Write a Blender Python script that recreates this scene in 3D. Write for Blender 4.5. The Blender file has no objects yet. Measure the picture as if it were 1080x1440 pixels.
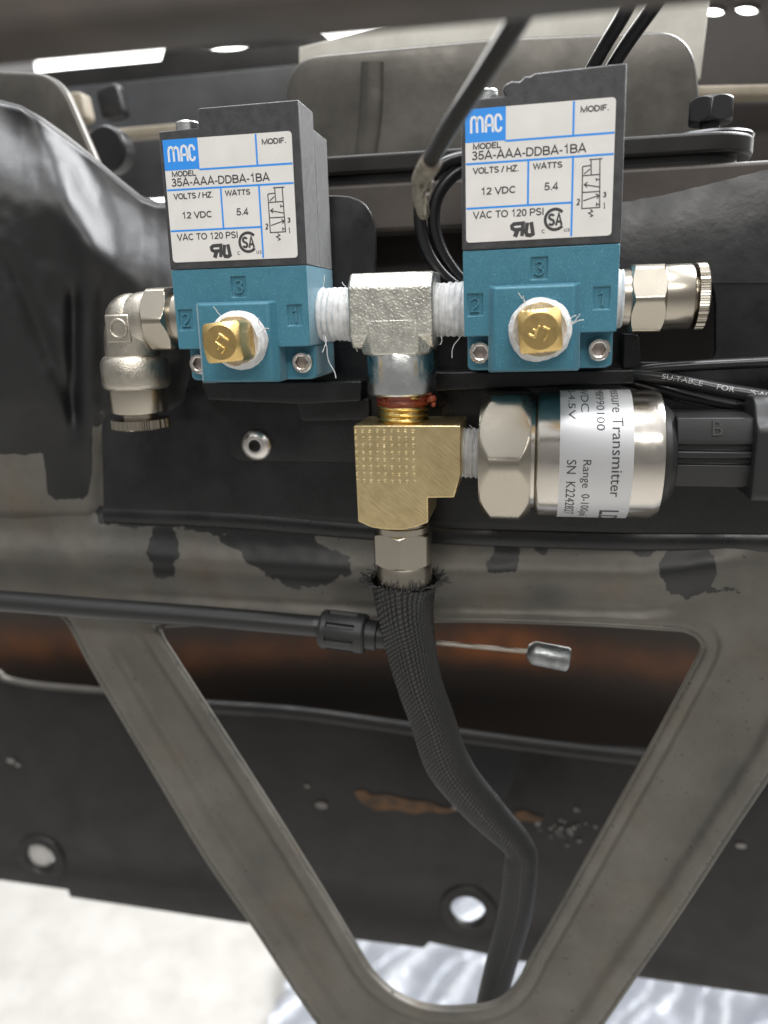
import bpy, bmesh, math, random
import numpy as np
from mathutils import Vector, Matrix, noise
random.seed(7)
scene = bpy.context.scene
COL = scene.collection
R = math.radians
MM = 0.001
CAM_H = 1.05          # camera height above the floor, metres

# ------------------------------------------------------------------ camera
# Calibrated from the photograph's vanishing points: world X runs along the pipe
# line, Y points away from the viewer, Z is up. All dimensions below are in mm
# measured from the camera position.
F = 1100.0
def _n(v): v = np.array(v, float); return v / np.linalg.norm(v)
_dn = _n([115, 4300, F])
_x = np.array([5700, 129, -F]); _x = _n(_x - _dn * _x.dot(_dn))
_y = np.cross(_x, _dn)
CM = np.array([_x, _y, -_dn])
def P(px, py, Y):
    """point of the photograph's (px, py) lying on the vertical plane at depth Y (mm)"""
    r = CM @ np.array([px - 540.0, py - 720.0, F]); return r * (Y / r[1])
def PZ(px, py, z):
    r = CM @ np.array([px - 540.0, py - 720.0, F]); return r * (z / r[2])

cam_d = bpy.data.cameras.new('camera'); cam = bpy.data.objects.new('camera', cam_d); COL.objects.link(cam)
cam_d.sensor_fit = 'HORIZONTAL'; cam_d.lens = 5.7; cam_d.sensor_width = 5.7 * 1080 / F
cam_d.clip_start = 0.01; cam_d.clip_end = 50
cam_d.dof.use_dof = True; cam_d.dof.focus_distance = 0.182; cam_d.dof.aperture_fstop = 2.3
rot = Matrix((CM[:, 0], -CM[:, 1], -CM[:, 2])).transposed()
cam.matrix_world = Matrix.Translation((0, 0, CAM_H)) @ rot.to_4x4()
scene.camera = cam

# ------------------------------------------------------------------ light
world = bpy.data.worlds.new('World'); scene.world = world; world.use_nodes = True
wn = world.node_tree.nodes; wl = world.node_tree.links
bg = wn['Background']
tc = wn.new('ShaderNodeTexCoord'); sp = wn.new('ShaderNodeSeparateXYZ')
mr = wn.new('ShaderNodeMapRange'); mr.inputs[1].default_value = -0.15; mr.inputs[2].default_value = 0.95
cr = wn.new('ShaderNodeValToRGB')
cr.color_ramp.elements[0].color = (0.17, 0.165, 0.16, 1)
cr.color_ramp.elements[1].color = (0.95, 0.97, 1.0, 1)
e = cr.color_ramp.elements.new(0.45); e.color = (0.24, 0.236, 0.23, 1)
wl.new(tc.outputs['Generated'], sp.inputs[0]); wl.new(sp.outputs['Z'], mr.inputs[0])
wl.new(mr.outputs[0], cr.inputs[0]); wl.new(cr.outputs[0], bg.inputs[0])
bg.inputs[1].default_value = 1.05

def area(name, loc, target, sx, sy, watts, col):
    l = bpy.data.lights.new(name, 'AREA'); l.shape = 'RECTANGLE'; l.size = sx; l.size_y = sy
    l.energy = watts; l.color = col
    o = bpy.data.objects.new(name, l); COL.objects.link(o); o.location = loc
    o.rotation_euler = (Vector(target) - Vector(loc)).to_track_quat('-Z', 'Y').to_euler()
    return o
# window on the right, an added front strip, and the ceiling light
area('window_light', (1.0, 0.95, 2.3), (-0.05, 0.19, CAM_H), 1.2, 0.8, 62, (0.97, 0.98, 1.0))
area('overhead_light', (0.3, -1.5, 2.35), (0, 0.2, CAM_H), 1.8, 0.22, 17, (1.0, 0.97, 0.92))  # unseen strip behind the camera, added for highlight streaks on the metal
area('overhead_light', (-0.2, 0.1, 2.7), (-0.05, 0.25, CAM_H), 1.6, 0.5, 30, (0.97, 0.98, 1.0))

vs = scene.view_settings
vs.view_transform = 'Standard'; vs.look = 'None'; vs.exposure = 0.35; vs.gamma = 1.0; vs.use_curve_mapping = False
scene.render.engine = 'CYCLES'
try: scene.cycles.use_denoising = True
except Exception: pass

# ------------------------------------------------------------------ materials
def srgb(r, g, b):
    f = lambda c: (c / 255 / 12.92) if c / 255 <= 0.04045 else ((c / 255 + 0.055) / 1.055) ** 2.4
    return (f(r), f(g), f(b), 1)

def mat(name, col, rough=0.5, metal=0.0, col2=None, cscale=0.3, cdetail=6, clo=0.4, chi=0.65,
        bump=0.0, bscale=1.0, bdetail=4, stretch=None, rvar=0.0, rscale=0.5, spec=0.5, coat=0.0, btype='noise', speck=None):
    m = bpy.data.materials.new(name); m.use_nodes = True
    nt = m.node_tree; N = nt.nodes; L = nt.links; b = N['Principled BSDF']
    b.inputs['Base Color'].default_value = col; b.inputs['Roughness'].default_value = rough
    b.inputs['Metallic'].default_value = metal
    b.inputs['Specular IOR Level'].default_value = spec; b.inputs['Coat Weight'].default_value = coat
    t = N.new('ShaderNodeTexCoord'); mp = N.new('ShaderNodeMapping')
    mp.inputs['Scale'].default_value = (1000, 1000, 1000)      # texture space in millimetres
    L.new(t.outputs['Object'], mp.inputs[0])
    m['mp'] = mp.name
    colout = None
    if col2 is not None:
        n = N.new('ShaderNodeTexNoise'); n.inputs['Scale'].default_value = cscale; n.inputs['Detail'].default_value = cdetail
        n.inputs['Roughness'].default_value = 0.65
        L.new(mp.outputs[0], n.inputs['Vector'])
        r = N.new('ShaderNodeMapRange'); r.inputs[1].default_value = clo; r.inputs[2].default_value = chi
        L.new(n.outputs['Fac'], r.inputs[0])
        mx = N.new('ShaderNodeMix'); mx.data_type = 'RGBA'; mx.inputs[6].default_value = col; mx.inputs[7].default_value = col2
        L.new(r.outputs[0], mx.inputs[0]); colout = mx.outputs[2]
    if speck is not None:       # (scale, threshold, colour)
        n = N.new('ShaderNodeTexNoise'); n.inputs['Scale'].default_value = speck[0]; n.inputs['Detail'].default_value = 2
        L.new(mp.outputs[0], n.inputs['Vector'])
        r = N.new('ShaderNodeMapRange'); r.inputs[1].default_value = speck[1]; r.inputs[2].default_value = speck[1] + 0.05
        L.new(n.outputs['Fac'], r.inputs[0])
        mx = N.new('ShaderNodeMix'); mx.data_type = 'RGBA'; mx.inputs[6].default_value = col; mx.inputs[7].default_value = speck[2]
        if colout: L.new(colout, mx.inputs[6])
        L.new(r.outputs[0], mx.inputs[0]); colout = mx.outputs[2]
    if colout: L.new(colout, b.inputs['Base Color'])
    if bump:
        v = mp.outputs[0]
        if stretch:
            m2 = N.new('ShaderNodeMapping'); m2.inputs['Scale'].default_value = stretch
            L.new(v, m2.inputs[0]); v = m2.outputs[0]
        if btype == 'voronoi':
            n = N.new('ShaderNodeTexVoronoi'); n.feature = 'SMOOTH_F1'; n.inputs['Scale'].default_value = bscale; o = n.outputs['Distance']
        else:
            n = N.new('ShaderNodeTexNoise'); n.inputs['Scale'].default_value = bscale; n.inputs['Detail'].default_value = bdetail; o = n.outputs['Fac']
        L.new(v, n.inputs['Vector'])
        bu = N.new('ShaderNodeBump'); bu.inputs['Strength'].default_value = 1.0; bu.inputs['Distance'].default_value = bump * MM
        L.new(o, bu.inputs['Height']); L.new(bu.outputs[0], b.inputs['Normal'])
    if rvar:
        n = N.new('ShaderNodeTexNoise'); n.inputs['Scale'].default_value = rscale; n.inputs['Detail'].default_value = 5
        L.new(mp.outputs[0], n.inputs['Vector'])
        r = N.new('ShaderNodeMapRange'); r.inputs[1].default_value = 0.3; r.inputs[2].default_value = 0.7
        r.inputs[3].default_value = max(0.02, rough - rvar); r.inputs[4].default_value = rough + rvar
        L.new(n.outputs['Fac'], r.inputs[0]); L.new(r.outputs[0], b.inputs['Roughness'])
    return m

M = {}
M['teal'] = mat('teal_paint', (0.052, 0.192, 0.265, 1), 0.45, 0.12, col2=(0.044, 0.172, 0.24, 1), cscale=0.15, speck=(4.0, 0.62, (0.09, 0.28, 0.36, 1)), bump=0.05, bscale=3.0, bdetail=3, rvar=0.08)
M['housing'] = mat('black_moulded_housing', (0.035, 0.035, 0.037, 1), 0.4, 0.0, col2=(0.055, 0.055, 0.057, 1), cscale=0.35, bump=0.05, bscale=4.0, rvar=0.12, speck=(2.5, 0.72, (0.13, 0.13, 0.13, 1)))
for k_, w_ in (('housing', 0.45), ('teal', 0.35)):
    b_ = M[k_].node_tree.nodes['Principled BSDF']; b_.inputs['Sheen Weight'].default_value = w_; b_.inputs['Sheen Roughness'].default_value = 0.35
M['paper'] = mat('label_paper', (0.72, 0.705, 0.68, 1), 0.42, col2=(0.67, 0.655, 0.63, 1), cscale=0.12, bump=0.006, bscale=3)
M['ink'] = mat('black_ink', (0.045, 0.044, 0.046, 1), 0.5)
M['blue'] = mat('blue_ink', (0.03, 0.27, 0.78, 1), 0.42)
M['inkwhite'] = mat('white_print', (0.72, 0.74, 0.76, 1), 0.45)
M['zinc'] = mat('zinc_cast', (0.62, 0.605, 0.55, 1), 0.42, 1.0, bump=0.19, bscale=1.7, bdetail=1.5, rvar=0.1)
M['zincsmooth'] = mat('zinc_turned', (0.70, 0.71, 0.70, 1), 0.22, 1.0, bump=0.02, bscale=1.2, stretch=(1, 1, 6), rvar=0.08, col2=(0.58, 0.62, 0.62, 1), cscale=0.25)
M['nickel'] = mat('nickel_plated', (0.44, 0.40, 0.335, 1), 0.25, 1.0, bump=0.004, bscale=1.6, stretch=(0.6, 0.6, 5), rvar=0.03, rscale=0.15)
M['nickelcast'] = mat('nickel_cast', (0.50, 0.465, 0.40, 1), 0.38, 1.0, bump=0.10, bscale=2.2, bdetail=3, rvar=0.08)
M['steel'] = mat('stainless_turned', (0.62, 0.58, 0.52, 1), 0.2, 1.0, bump=0.012, bscale=1.5, stretch=(9, 0.3, 0.3), rvar=0.05)
M['screw'] = mat('screw_steel', (0.70, 0.67, 0.63, 1), 0.25, 1.0, bump=0.02, bscale=2.5)
M['socket'] = mat('socket_shade_steel', (0.35, 0.30, 0.27, 1), 0.4, 1.0)  # darkened colour stands in for shade inside the screw sockets
M['tape'] = mat('ptfe_tape', (0.70, 0.70, 0.70, 1), 0.5, col2=(0.55, 0.55, 0.545, 1), cscale=0.5, bump=0.16, bscale=0.9, stretch=(3, 1, 1), spec=0.4)
M['brassplug'] = mat('plug_brass', (0.72, 0.52, 0.22, 1), 0.33, 1.0, bump=0.04, bscale=1.6, rvar=0.1, col2=(0.62, 0.43, 0.17, 1), cscale=0.5)
M['brassthread'] = mat('thread_brass', (0.78, 0.57, 0.22, 1), 0.25, 1.0, bump=0.03, bscale=2)
M['sealant'] = mat('red_sealant', (0.26, 0.045, 0.016, 1), 0.32, bump=0.2, bscale=1.2, col2=(0.17, 0.03, 0.012, 1), cscale=0.9)
M['blackpaint'] = mat('black_gloss_paint', (0.009, 0.0093, 0.010, 1), 0.30, spec=0.42, bump=0.05, bscale=0.16, bdetail=6, rvar=0.09, rscale=0.12, col2=(0.017, 0.017, 0.018, 1), cscale=0.06, speck=(1.6, 0.74, (0.05, 0.05, 0.05, 1)))
M['satinblack'] = mat('satin_black_paint', (0.010, 0.0098, 0.0095, 1), 0.42, spec=0.35, bump=0.05, bscale=0.2, col2=(0.017, 0.015, 0.0135, 1), cscale=0.05, rvar=0.1, rscale=0.08)
M['gritblack'] = mat('gritty_black_paint', (0.011, 0.011, 0.012, 1), 0.38, bump=0.09, bscale=0.45, bdetail=7, rvar=0.08, rscale=0.15, col2=(0.016, 0.016, 0.017, 1), cscale=0.08)
M['wire'] = mat('black_wire_jacket', (0.012, 0.012, 0.013, 1), 0.28, bump=0.02, bscale=0.8)
M['plastic'] = mat('black_plastic', (0.017, 0.017, 0.0175, 1), 0.45, bump=0.03, bscale=3.0)
M['softplastic'] = mat('black_sheath', (0.017, 0.017, 0.017, 1), 0.38, bump=0.03, bscale=0.4)
M['greytab'] = mat('grey_coated_steel', (0.075, 0.07, 0.062, 1), 0.38, 0.55, col2=(0.115, 0.108, 0.096, 1), cscale=0.045, bump=0.15, bscale=0.08, rvar=0.1, rscale=0.05)
M['tan'] = mat('dusty_tan_paint', (0.30, 0.26, 0.20, 1), 0.6, col2=(0.22, 0.19, 0.14, 1), cscale=0.06)
M['cream'] = mat('lit_pale_steel', (0.55, 0.53, 0.47, 1), 0.5, col2=(0.42, 0.40, 0.35, 1), cscale=0.04)  # light falling on the flange is put into this pale colour
M['brownsteel'] = mat('dark_brown_steel', (0.05, 0.042, 0.036, 1), 0.5, col2=(0.075, 0.06, 0.05, 1), cscale=0.06, bump=0.1, bscale=0.15)
M['darkbrown'] = mat('brown_black_steel', (0.018, 0.014, 0.011, 1), 0.6, col2=(0.026, 0.02, 0.016, 1), cscale=0.05)
M['crimp'] = mat('crimped_zinc', (0.30, 0.31, 0.31, 1), 0.35, 0.9, bump=0.15, bscale=0.6, col2=(0.18, 0.19, 0.19, 1), cscale=0.35)
M['strand'] = mat('steel_strand', (0.32, 0.29, 0.25, 1), 0.35, 1.0)
M['fray'] = mat('frayed_jacket', (0.24, 0.21, 0.16, 1), 0.6, col2=(0.1, 0.09, 0.07, 1), cscale=0.8, bump=0.2, bscale=0.9)
M['boltsteel'] = mat('blackened_bolt_steel', (0.06, 0.06, 0.062, 1), 0.33, 0.8, bump=0.04, bscale=0.8)
M['floor'] = mat('pale_concrete', (0.40, 0.388, 0.365, 1), 0.6, col2=(0.31, 0.298, 0.275, 1), cscale=0.012, clo=0.35, chi=0.7, bump=0.3, bscale=0.02)
M['silverprint'] = mat('silver_wire_print', (0.42, 0.42, 0.42, 1), 0.5)
M['labelsilver'] = mat('silver_foil_label', (0.60, 0.60, 0.605, 1), 0.38, 0.35, bump=0.008, bscale=1.0)

def brass_block_mat():
    m = mat('milled_brass', (0.76, 0.61, 0.335, 1), 0.36, 1.0, col2=(0.62, 0.48, 0.25, 1), cscale=0.16, clo=0.42, chi=0.7, rvar=0.08)
    nt = m.node_tree; N = nt.nodes; L = nt.links; b = N['Principled BSDF']; mp = N[m['mp']]
    # diagonal milling scratches
    rt = N.new('ShaderNodeMapping'); rt.inputs['Rotation'].default_value = (0, R(-42), 0)
    L.new(mp.outputs[0], rt.inputs[0])
    st = N.new('ShaderNodeMapping'); st.inputs['Scale'].default_value = (0.22, 0.22, 2.2)
    L.new(rt.outputs[0], st.inputs[0])
    n = N.new('ShaderNodeTexNoise'); n.inputs['Scale'].default_value = 1.0; n.inputs['Detail'].default_value = 4
    L.new(st.outputs[0], n.inputs['Vector'])
    # knurl dimples: 1.77 mm pitch grid over the upper left of the block
    jn = N.new('ShaderNodeTexNoise'); jn.inputs['Scale'].default_value = 0.45; jn.inputs['Detail'].default_value = 1; L.new(mp.outputs[0], jn.inputs['Vector'])
    jm = N.new('ShaderNodeVectorMath'); jm.operation = 'MULTIPLY_ADD'; jm.inputs[1].default_value = (0.6, 0.0, 0.6); L.new(jn.outputs['Color'], jm.inputs[0]); L.new(mp.outputs[0], jm.inputs[2])
    s = N.new('ShaderNodeSeparateXYZ'); L.new(jm.outputs[0], s.inputs[0])
    def mth(op, a, bb=None, clamp=False):
        q = N.new('ShaderNodeMath'); q.operation = op; q.use_clamp = clamp
        for i, v in enumerate((a, bb)):
            if v is None: continue
            if isinstance(v, (int, float)): q.inputs[i].default_value = v
            else: L.new(v, q.inputs[i])
        return q.outputs[0]
    pit = 1.77
    fx = mth('SUBTRACT', mth('FRACT', mth('DIVIDE', mth('ADD', s.outputs['X'], 100 * pit), pit)), 0.5)
    fz = mth('SUBTRACT', mth('FRACT', mth('DIVIDE', mth('ADD', s.outputs['Z'], 100 * pit), pit)), 0.5)
    d = mth('SQRT', mth('ADD', mth('MULTIPLY', fx, fx), mth('MULTIPLY', fz, fz)))
    dim = mth('SUBTRACT', 1.0, mth('DIVIDE', d, 0.27), True)
    # region mask (block local coordinates, mm): 9 columns, 8 rows
    mk = mth('MULTIPLY', mth('LESS_THAN', s.outputs['X'], 9.2 * pit), mth('MULTIPLY', mth('GREATER_THAN', s.outputs['Z'], -8.0 * pit), mth('LESS_THAN', s.outputs['Y'], 0.3)))
    dim = mth('MULTIPLY', mth('MULTIPLY', dim, mk), mth('ADD', mth('MULTIPLY', jn.outputs['Fac'], 1.2), 0.3))
    h = mth('SUBTRACT', mth('MULTIPLY', n.outputs['Fac'], 0.42), mth('MULTIPLY', dim, 1.0))
    bu = N.new('ShaderNodeBump'); bu.inputs['Distance'].default_value = 0.23 * MM
    L.new(h, bu.inputs['Height']); L.new(bu.outputs[0], b.inputs['Normal'])
    return m
M['brassblock'] = brass_block_mat()

def frame_mat():
    """bare grey pressing with black overspray where attribute 'paint' says so"""
    m = mat('bare_steel_with_overspray', (0.145, 0.136, 0.118, 1), 0.48, 0.22, speck=(0.7, 0.70, (0.055, 0.05, 0.043, 1)), col2=(0.092, 0.087, 0.076, 1), cscale=0.035, clo=0.35, chi=0.7, bump=0.12, bscale=0.25, bdetail=6, rvar=0.1, rscale=0.06)
    nt = m.node_tree; N = nt.nodes; L = nt.links; b = N['Principled BSDF']; mp = N[m['mp']]
    at = N.new('ShaderNodeAttribute'); at.attribute_name = 'paint'
    n = N.new('ShaderNodeTexNoise'); n.inputs['Scale'].default_value = 0.22; n.inputs['Detail'].default_value = 9; n.inputs['Roughness'].default_value = 0.6
    L.new(mp.outputs[0], n.inputs['Vector'])
    ad = N.new('ShaderNodeMath'); ad.operation = 'MULTIPLY_ADD'; ad.inputs[1].default_value = 1.5; ad.inputs[2].default_value = -0.75
    L.new(n.outputs['Fac'], ad.inputs[0])
    sm = N.new('ShaderNodeMath'); sm.operation = 'ADD'; L.new(at.outputs['Fac'], sm.inputs[0]); L.new(ad.outputs[0], sm.inputs[1])
    r = N.new('ShaderNodeMapRange'); r.inputs[1].default_value = 0.47; r.inputs[2].default_value = 0.53; L.new(sm.outputs[0], r.inputs[0])
    mx = N.new('ShaderNodeMix'); mx.data_type = 'RGBA'
    src = b.inputs['Base Color'].links[0].from_socket
    # brownish surface rust film low down on the ribs
    n2 = N.new('ShaderNodeTexNoise'); n2.inputs['Scale'].default_value = 0.05; n2.inputs['Detail'].default_value = 8
    L.new(mp.outputs[0], n2.inputs['Vector'])
    r2 = N.new('ShaderNodeMapRange'); r2.inputs[1].default_value = 0.56; r2.inputs[2].default_value = 0.72; r2.inputs[4].default_value = 0.3; L.new(n2.outputs['Fac'], r2.inputs[0])
    m3 = N.new('ShaderNodeMix'); m3.data_type = 'RGBA'; m3.inputs[7].default_value = (0.13, 0.085, 0.045, 1)
    L.new(src, m3.inputs[6]); L.new(r2.outputs[0], m3.inputs[0])
    L.new(m3.outputs[2], mx.inputs[6]); mx.inputs[7].default_value = (0.008, 0.008, 0.0085, 1)
    L.new(r.outputs[0], mx.inputs[0]); L.new(mx.outputs[2], b.inputs['Base Color'])
    me = N.new('ShaderNodeMath'); me.operation = 'MULTIPLY_ADD'; me.inputs[1].default_value = -0.35; me.inputs[2].default_value = 0.35
    L.new(r.outputs[0], me.inputs[0]); L.new(me.outputs[0], b.inputs['Metallic'])
    rr = N.new('ShaderNodeMapRange'); rr.inputs[3].default_value = 0.5; rr.inputs[4].default_value = 0.44
    L.new(r.outputs[0], rr.inputs[0]); L.new(rr.outputs[0], b.inputs['Roughness'])
    return m
M['frame'] = frame_mat()

def rust_mat():
    m = mat('rusty_steel', (0.022, 0.016, 0.012, 1), 0.55)
    nt = m.node_tree; N = nt.nodes; L = nt.links; b = N['Principled BSDF']; mp = N[m['mp']]
    at = N.new('ShaderNodeAttribute'); at.attribute_name = 'paint'
    n = N.new('ShaderNodeTexNoise'); n.inputs['Scale'].default_value = 0.06; n.inputs['Detail'].default_value = 6
    L.new(mp.outputs[0], n.inputs['Vector'])
    mu = N.new('ShaderNodeMath'); mu.operation = 'MULTIPLY'; L.new(at.outputs['Fac'], mu.inputs[0])
    r = N.new('ShaderNodeMapRange'); r.inputs[1].default_value = 0.3; r.inputs[2].default_value = 0.62; r.inputs[3].default_value = 0.35; L.new(n.outputs['Fac'], r.inputs[0])
    L.new(r.outputs[0], mu.inputs[1])
    mx = N.new('ShaderNodeMix'); mx.data_type = 'RGBA'; mx.inputs[6].default_value = (0.022, 0.016, 0.012, 1); mx.inputs[7].default_value = (0.27, 0.086, 0.02, 1)
    L.new(mu.outputs[0], mx.inputs[0]); L.new(mx.outputs[2], b.inputs['Base Color'])
    return m
M['rust'] = rust_mat()

def braid_mat():
    m = mat('braided_sleeving', (0.015, 0.015, 0.016, 1), 0.36, spec=0.5)
    nt = m.node_tree; N = nt.nodes; L = nt.links; b = N['Principled BSDF']
    uv = N.new('ShaderNodeUVMap'); s = N.new('ShaderNodeSeparateXYZ'); L.new(uv.outputs[0], s.inputs[0])
    def mth(op, a, bb=None):
        q = N.new('ShaderNodeMath'); q.operation = op
        for i, v in enumerate((a, bb)):
            if v is None: continue
            if isinstance(v, (int, float)): q.inputs[i].default_value = v
            else: L.new(v, q.inputs[i])
        return q.outputs[0]
    # u counts carriers around the sleeve, v counts picks along it
    a1 = mth('ABSOLUTE', mth('SINE', mth('MULTIPLY', s.outputs[0], math.pi)))
    row = mth('MULTIPLY', mth('FLOOR', s.outputs[0]), 0.5)
    a2 = mth('ABSOLUTE', mth('SINE', mth('MULTIPLY', mth('ADD', mth('ADD', s.outputs[1], row), mth('MULTIPLY', mth('FRACT', s.outputs[0]), 0.7)), math.pi)))
    h = mth('MULTIPLY', mth('POWER', a1, 0.6), mth('POWER', a2, 0.35))
    bu = N.new('ShaderNodeBump'); bu.inputs['Distance'].default_value = 0.6 * MM
    L.new(h, bu.inputs['Height']); L.new(bu.outputs[0], b.inputs['Normal'])
    mx = N.new('ShaderNodeMix'); mx.data_type = 'RGBA'; mx.inputs[6].default_value = (0.002, 0.002, 0.002, 1); mx.inputs[7].default_value = (0.027, 0.027, 0.0265, 1)
    L.new(h, mx.inputs[0]); L.new(mx.outputs[2], b.inputs['Base Color'])
    return m
M['braid'] = braid_mat()

def foil_mat():
    m = mat('quilted_silver_sheet', (0.26, 0.272, 0.296, 1), 0.36, 0.3, col2=(0.215, 0.225, 0.25, 1), cscale=0.02)
    return m
M['foil'] = foil_mat()

# ------------------------------------------------------------------ mesh helpers (all in mm)
BASE = {}
def W(p): return Vector((p[0] * MM, p[1] * MM, p[2] * MM + CAM_H))
def tag(o, label=None, cat=None, group=None, kind=None):
    if label: o['label'] = label
    if cat: o['category'] = cat
    if group: o['group'] = group
    if kind: o['kind'] = kind
    return o
def thing(name, base, label, cat, group=None):
    o = bpy.data.objects.new(name, None); COL.objects.link(o); o.location = W(base); o.empty_display_size = 0.01
    BASE[o.name] = tuple(base); tag(o, label, cat, group); return o
def finish(me, smooth=35):
    me.polygons.foreach_set('use_smooth', [True] * len(me.polygons))
    if smooth < 179: me.set_sharp_from_angle(angle=R(smooth))
    me.update()
def mk(name, bm, m, parent=None, base=None, bevel=0, seg=2, smooth=35, recalc=True):
    """bm holds photograph-frame mm; the object is placed at base (or its thing's base)"""
    if base is None:
        base = BASE[parent.name] if parent else (0, 0, 0)
    if recalc: bmesh.ops.recalc_face_normals(bm, faces=bm.faces)
    bv = Vector(base)
    for v in bm.verts: v.co = (v.co - bv) * MM
    me = bpy.data.meshes.new(name); bm.to_mesh(me); bm.free()
    me.materials.append(M[m] if isinstance(m, str) else m)
    o = bpy.data.objects.new(name, me); COL.objects.link(o)
    if parent: o.parent = parent
    else: o.location = W(base)
    BASE[o.name] = tuple(base)
    if bevel:
        md = o.modifiers.new('bevel', 'BEVEL'); md.width = bevel * MM; md.segments = seg; md.limit_method = 'ANGLE'; md.angle_limit = R(30)
        md.harden_normals = False
    finish(me, smooth)
    return o
def box(bm, x0, x1, y0, y1, z0, z1):
    vs = [bm.verts.new((x, y, z)) for x in (x0, x1) for y in (y0, y1) for z in (z0, z1)]
    for f in ((0, 1, 3, 2), (4, 6, 7, 5), (0, 4, 5, 1), (2, 3, 7, 6), (0, 2, 6, 4), (1, 5, 7, 3)): bm.faces.new([vs[i] for i in f])
    return bm
def prism(bm, pts, axis, a0, a1):
    def co(p, a):
        if axis == 'y': return (p[0], a, p[1])
        if axis == 'x': return (a, p[0], p[1])
        return (p[0], p[1], a)
    A = [bm.verts.new(co(p, a0)) for p in pts]; B = [bm.verts.new(co(p, a1)) for p in pts]
    n = len(pts); bm.faces.new(A); bm.faces.new(B[::-1])
    for i in range(n): bm.faces.new((A[i], B[i], B[(i + 1) % n], A[(i + 1) % n]))
    return bm
AX = {'x': (Vector((0, 1, 0)), Vector((0, 0, 1)), Vector((1, 0, 0))), 'y': (Vector((1, 0, 0)), Vector((0, 0, 1)), Vector((0, 1, 0))), 'z': (Vector((1, 0, 0)), Vector((0, 1, 0)), Vector((0, 0, 1)))}
def rings(bm, c, axis, prof, seg=48, rfun=None, cap0=True, cap1=True, frame=None, ph=0.0):
    """revolve prof [(t, r), ...] about axis through c; rfun(theta, t, r) may change the radius"""
    u, v, w = frame if frame else AX[axis]
    c = Vector(c); prev = None; first = None
    for (t, r) in prof:
        ring = []
        for i in range(seg):
            th = 2 * math.pi * i / seg + ph
            rr = rfun(th, t, r) if rfun else r
            ring.append(bm.verts.new(c + w * t + (u * math.cos(th) + v * math.sin(th)) * rr))
        if prev:
            for i in range(seg): bm.faces.new((prev[i], prev[(i + 1) % seg], ring[(i + 1) % seg], ring[i]))
        else: first = ring
        prev = ring
    if cap0: bm.faces.new(first[::-1])
    if cap1: bm.faces.new(prev)
    return bm
def hexr(th, a, rmax, ph=0.0):
    k = math.pi / 3; q = (th - ph) % k - k / 2
    return min(a / math.cos(q), rmax)
def hexnut(bm, c, axis, t0, t1, a, rmax, ph=0.0, ch=1.0, both=True, seg=144):
    """hexagon of half width a with corners turned to rmax and conical end chamfers"""
    rlow = a * 0.985
    prof = []; n = 7
    for i in range(n + 1): prof.append((t0 + ch * i / n, rlow + (rmax - rlow) * (i / n)))
    if both:
        for i in range(n + 1): prof.append((t1 - ch * (1 - i / n), rmax + (rlow - rmax) * (i / n)))
    else: prof.append((t1, rmax))
    return rings(bm, c, axis, prof, seg, lambda th, t, r: min(hexr(th, a, rmax, ph), r))
def thread(bm, c, axis, t0, t1, r, pitch, depth, seg=56, rough=0.0, taper=0.0, seed=0):
    n = max(8, int((t1 - t0) / pitch * 8)); prof = [(t0 + (t1 - t0) * i / n, r) for i in range(n + 1)]
    def rf(th, t, rr):
        ph = (t / pitch + th / (2 * math.pi)) % 1.0
        k = 1 - abs(2 * ph - 1)
        k = k ** 0.7
        q = rr - depth + depth * k - taper * (t - t0)
        if rough: q += rough * noise.noise(Vector((math.cos(th) * 2.2 + seed, math.sin(th) * 2.2, t * 0.8)))
        return q
    return rings(bm, c, axis, prof, seg, rf)
def spline(pts, n=12):
    pts = [np.array(p, float) for p in pts]; out = []
    ext = [2 * pts[0] - pts[1]] + pts + [2 * pts[-1] - pts[-2]]
    for i in range(1, len(ext) - 2):
        p0, p1, p2, p3 = ext[i - 1:i + 3]
        for k in range(n):
            t = k / n
            out.append(0.5 * ((2 * p1) + (-p0 + p2) * t + (2 * p0 - 5 * p1 + 4 * p2 - p3) * t * t + (-p0 + 3 * p1 - 3 * p2 + p3) * t ** 3))
    out.append(pts[-1]); return out
def tube(bm, path, rad, seg=14, sect=None, cap=True, up=(0, 1, 0)):
    """sweep; rad number or list; sect(i, th)->(a,b) offsets along side and up vectors"""
    path = [Vector(p) for p in path]; n = len(path); prev = None; first = None; ringsl = []
    nrm = None
    for i, p in enumerate(path):
        d = (path[min(i + 1, n - 1)] - path[max(i - 1, 0)]).normalized()
        if nrm is None:
            upv = Vector(up); nrm = (upv - d * upv.dot(d))
            if nrm.length < 1e-4: nrm = Vector((1, 0, 0)) - d * d.x
            nrm.normalize()
        else:
            nrm = nrm - d * nrm.dot(d); nrm.normalize()
        sd = d.cross(nrm)
        ring = []
        for k in range(seg):
            th = 2 * math.pi * k / seg
            if sect: a, b = sect(i, th)
            else:
                r = rad[i] if isinstance(rad, (list, tuple)) else rad
                a, b = r * math.cos(th), r * math.sin(th)
            ring.append(bm.verts.new(p + sd * a + nrm * b))
        if prev:
            for k in range(seg): bm.faces.new((prev[k], prev[(k + 1) % seg], ring[(k + 1) % seg], ring[k]))
        else: first = ring
        prev = ring; ringsl.append(ring)
    if cap: bm.faces.new(first[::-1]); bm.faces.new(prev)
    return ringsl
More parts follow.
